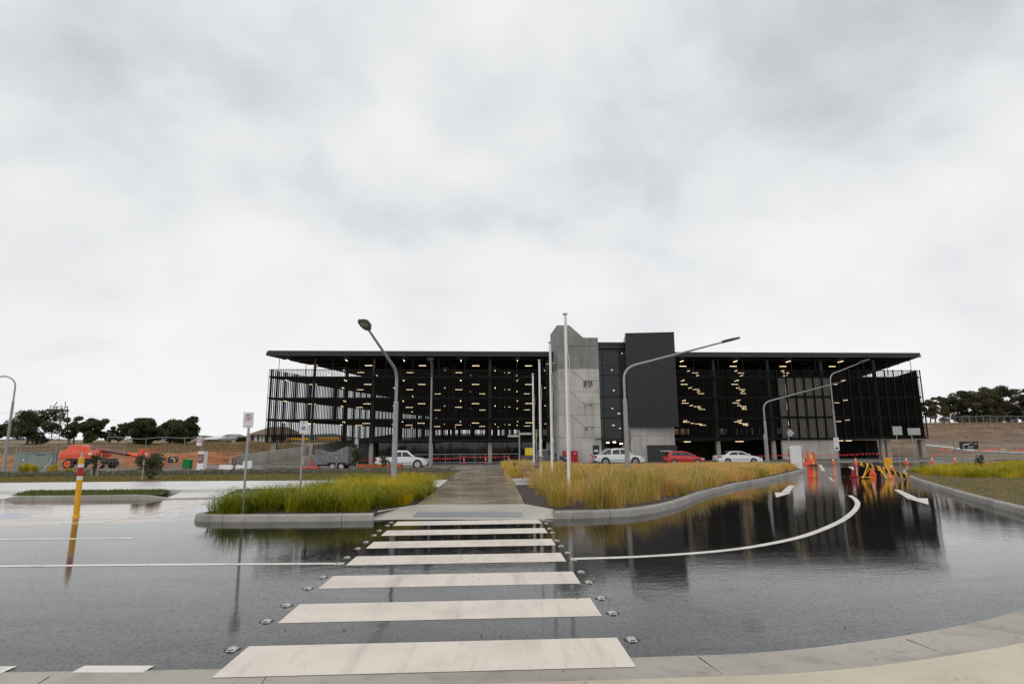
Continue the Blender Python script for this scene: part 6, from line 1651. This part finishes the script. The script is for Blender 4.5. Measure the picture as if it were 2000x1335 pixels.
tn = np.clip(rng.normal(.46, .42, len(C))+(C[:, 1]-18)*.02, -.2, 1.0)
CN = C[near]
stuff(clumps('golden_grass', M['poa'], CN, 210, (.40, .78), .0055, .15, .85, .11, tn[near]))
CF = C[~near]; hs = np.interp(CF[:, 1], [20, 28, 38, 54], [.70, .60, .52, .42])*rng.uniform(.65, 1.2, len(CF))
stuff(clumps('golden_grass', M['poa'], CF, 100, (.5, .8), .012, .20, .75, .11, tn[~near], hs))
sel = rng.random(len(C)) < .5
hs = np.interp(C[sel][:, 1], [13, 20, 28, 38, 54], [.66, .78, .68, .60, .50])*rng.uniform(.75, 1.15, sel.sum())
stuff(clumps('seed_heads', M['seed'], C[sel], 34, (.35, .75), .006, .2, .5, .11, (0, 1), hs))
C = scatter([(.98, 24.7), (1.9, 24.7), (1.9, 34), (1.0, 34)], 34); stuff(clumps('golden_grass', M['poa'], C, 110, (.3, .5), .010, .14, .6, .11, (.2, .8)))
# hedge-like groundcover along the left verge
n = 34000
xs = -rng.uniform(0, 1, n)**.8*62-1.9; yl = 31.3+(-xs-1.66)*.02; y = yl+rng.uniform(0, 1, n)*(3.0+(-xs)*.012)
hmound = .10+.13*np.abs(np.sin(xs*1.9+np.sin(y*2.2)*1.3))*np.abs(np.sin(y*1.5+xs*.4))+.02
z = gv(xs, y)+.1+hmound*rng.uniform(.15, 1, n)**.6
stuff(leaves('groundcover', np.stack([xs, y, z], 1), rng.uniform(.035, .085, n), M['scrub'], np.clip(rng.normal(.45, .28, n), 0, 1), flat=.2))
for k, px in enumerate((44, 69, 101, 131)):
    p = base(px, 36.2, 922); cc = np.repeat(np.array([[p.x, p.y]]), 5, 0)+rng.normal(scale=.12, size=(5, 2))
    o = clumps('grass_tuft', M['lily'], cc, 60, (.45, .75) if k < 3 else (.25, .4), .02, .08, .5, .1, (.3, .9))
    tag(o, ['yellow green grass tuft, leftmost of those below the kiosk', 'small yellow green grass tuft below the middle of the kiosk', 'yellow green grass tuft at the foot of the fence brace', 'tiny grass tuft left of the yellow marker post'][k], 'grass tuft')
# right verge planting
RV = RM([(20.2, 27.6), (22.5, 29.4), (30, 31.2), (58, 31.5), (58, 27.5), (33, 25.5), (27, 22.2), (19.5, 21.6), (17.6, 22.8), (18.6, 25.3)])
C = scatter(RV, 900); stuff(clumps('ornamental_grass', M['lily'], C, 110, (.24, .60), .013, .2, 1.2, .11, (-.1, .9)))
C = scatter(RM([(27, 31.7), (56, 31.5), (56, 33), (30, 32.5)]), 220); stuff(clumps('ornamental_grass', M['lily'], C, 40, (.35, .5), .02, .16, .8, .11, (.5, 1)))
def turf(name, poly, n, h, w, m, z=.11, terr=False):
    P = scatter(poly, n); zz = np.array([(terrain(x, y)-.08) if terr else g(x, y)+z for x, y in P])
    return stuff(blades(name, np.stack([P[:, 0], P[:, 1], zz], 1), rng.uniform(h*.5, h*1.3, n), np.full(n, w), np.full(n, .9), M[m], rng.uniform(0, 1, n)))
turf('lawn_grass', RM([(11.5, 12.3), (12.8, 15.2), (14.7, 18.8), (16.6, 22.3), (19.5, 21.5), (27, 22), (33, 25.3), (45, 26), (45, 12)]), 34000, .06, .016, 'lawnb')
turf('lawn_grass', [(-45, 27.2), (-18, 26.3), (-11, 25.8), (-1.75, 24.6), (-1.7, 31), (-45, 32)], 26000, .07, .02, 'lawnb')
turf('lawn_grass', [(-15, 19.4), (-14.2, 18.95), (-12.6, 18.8), (-10.2, 18.85), (-11, 20.8), (-15.8, 21.1)], 5000, .06, .014, 'glawnb', .12)
turf('dry_grass', [(-75, 80.3), (-32, 80.3), (-28, 92), (-40, 112), (-75, 112)], 26000, .32, .06, 'drygb', 0, True)
turf('dry_grass', [(64, 155), (190, 155), (190, 172), (64, 172)], 9000, .5, .1, 'drygb', 0, True)
mb = MB()                                                     # loose bark and a few leaves on the paving
for i in range(34):
    px, py = random.uniform(300, 1900), random.uniform(1030, 1320); x, y = gp(px, py)
    if y < 4.9 and x > 1.5: continue
    s = random.uniform(.004, .009); mb.box((x, y, g(x, y)+.008), (s*2.2, s, .004), random.uniform(0, 3))
stuff(mb.build('leaf_litter', M['mulch']))
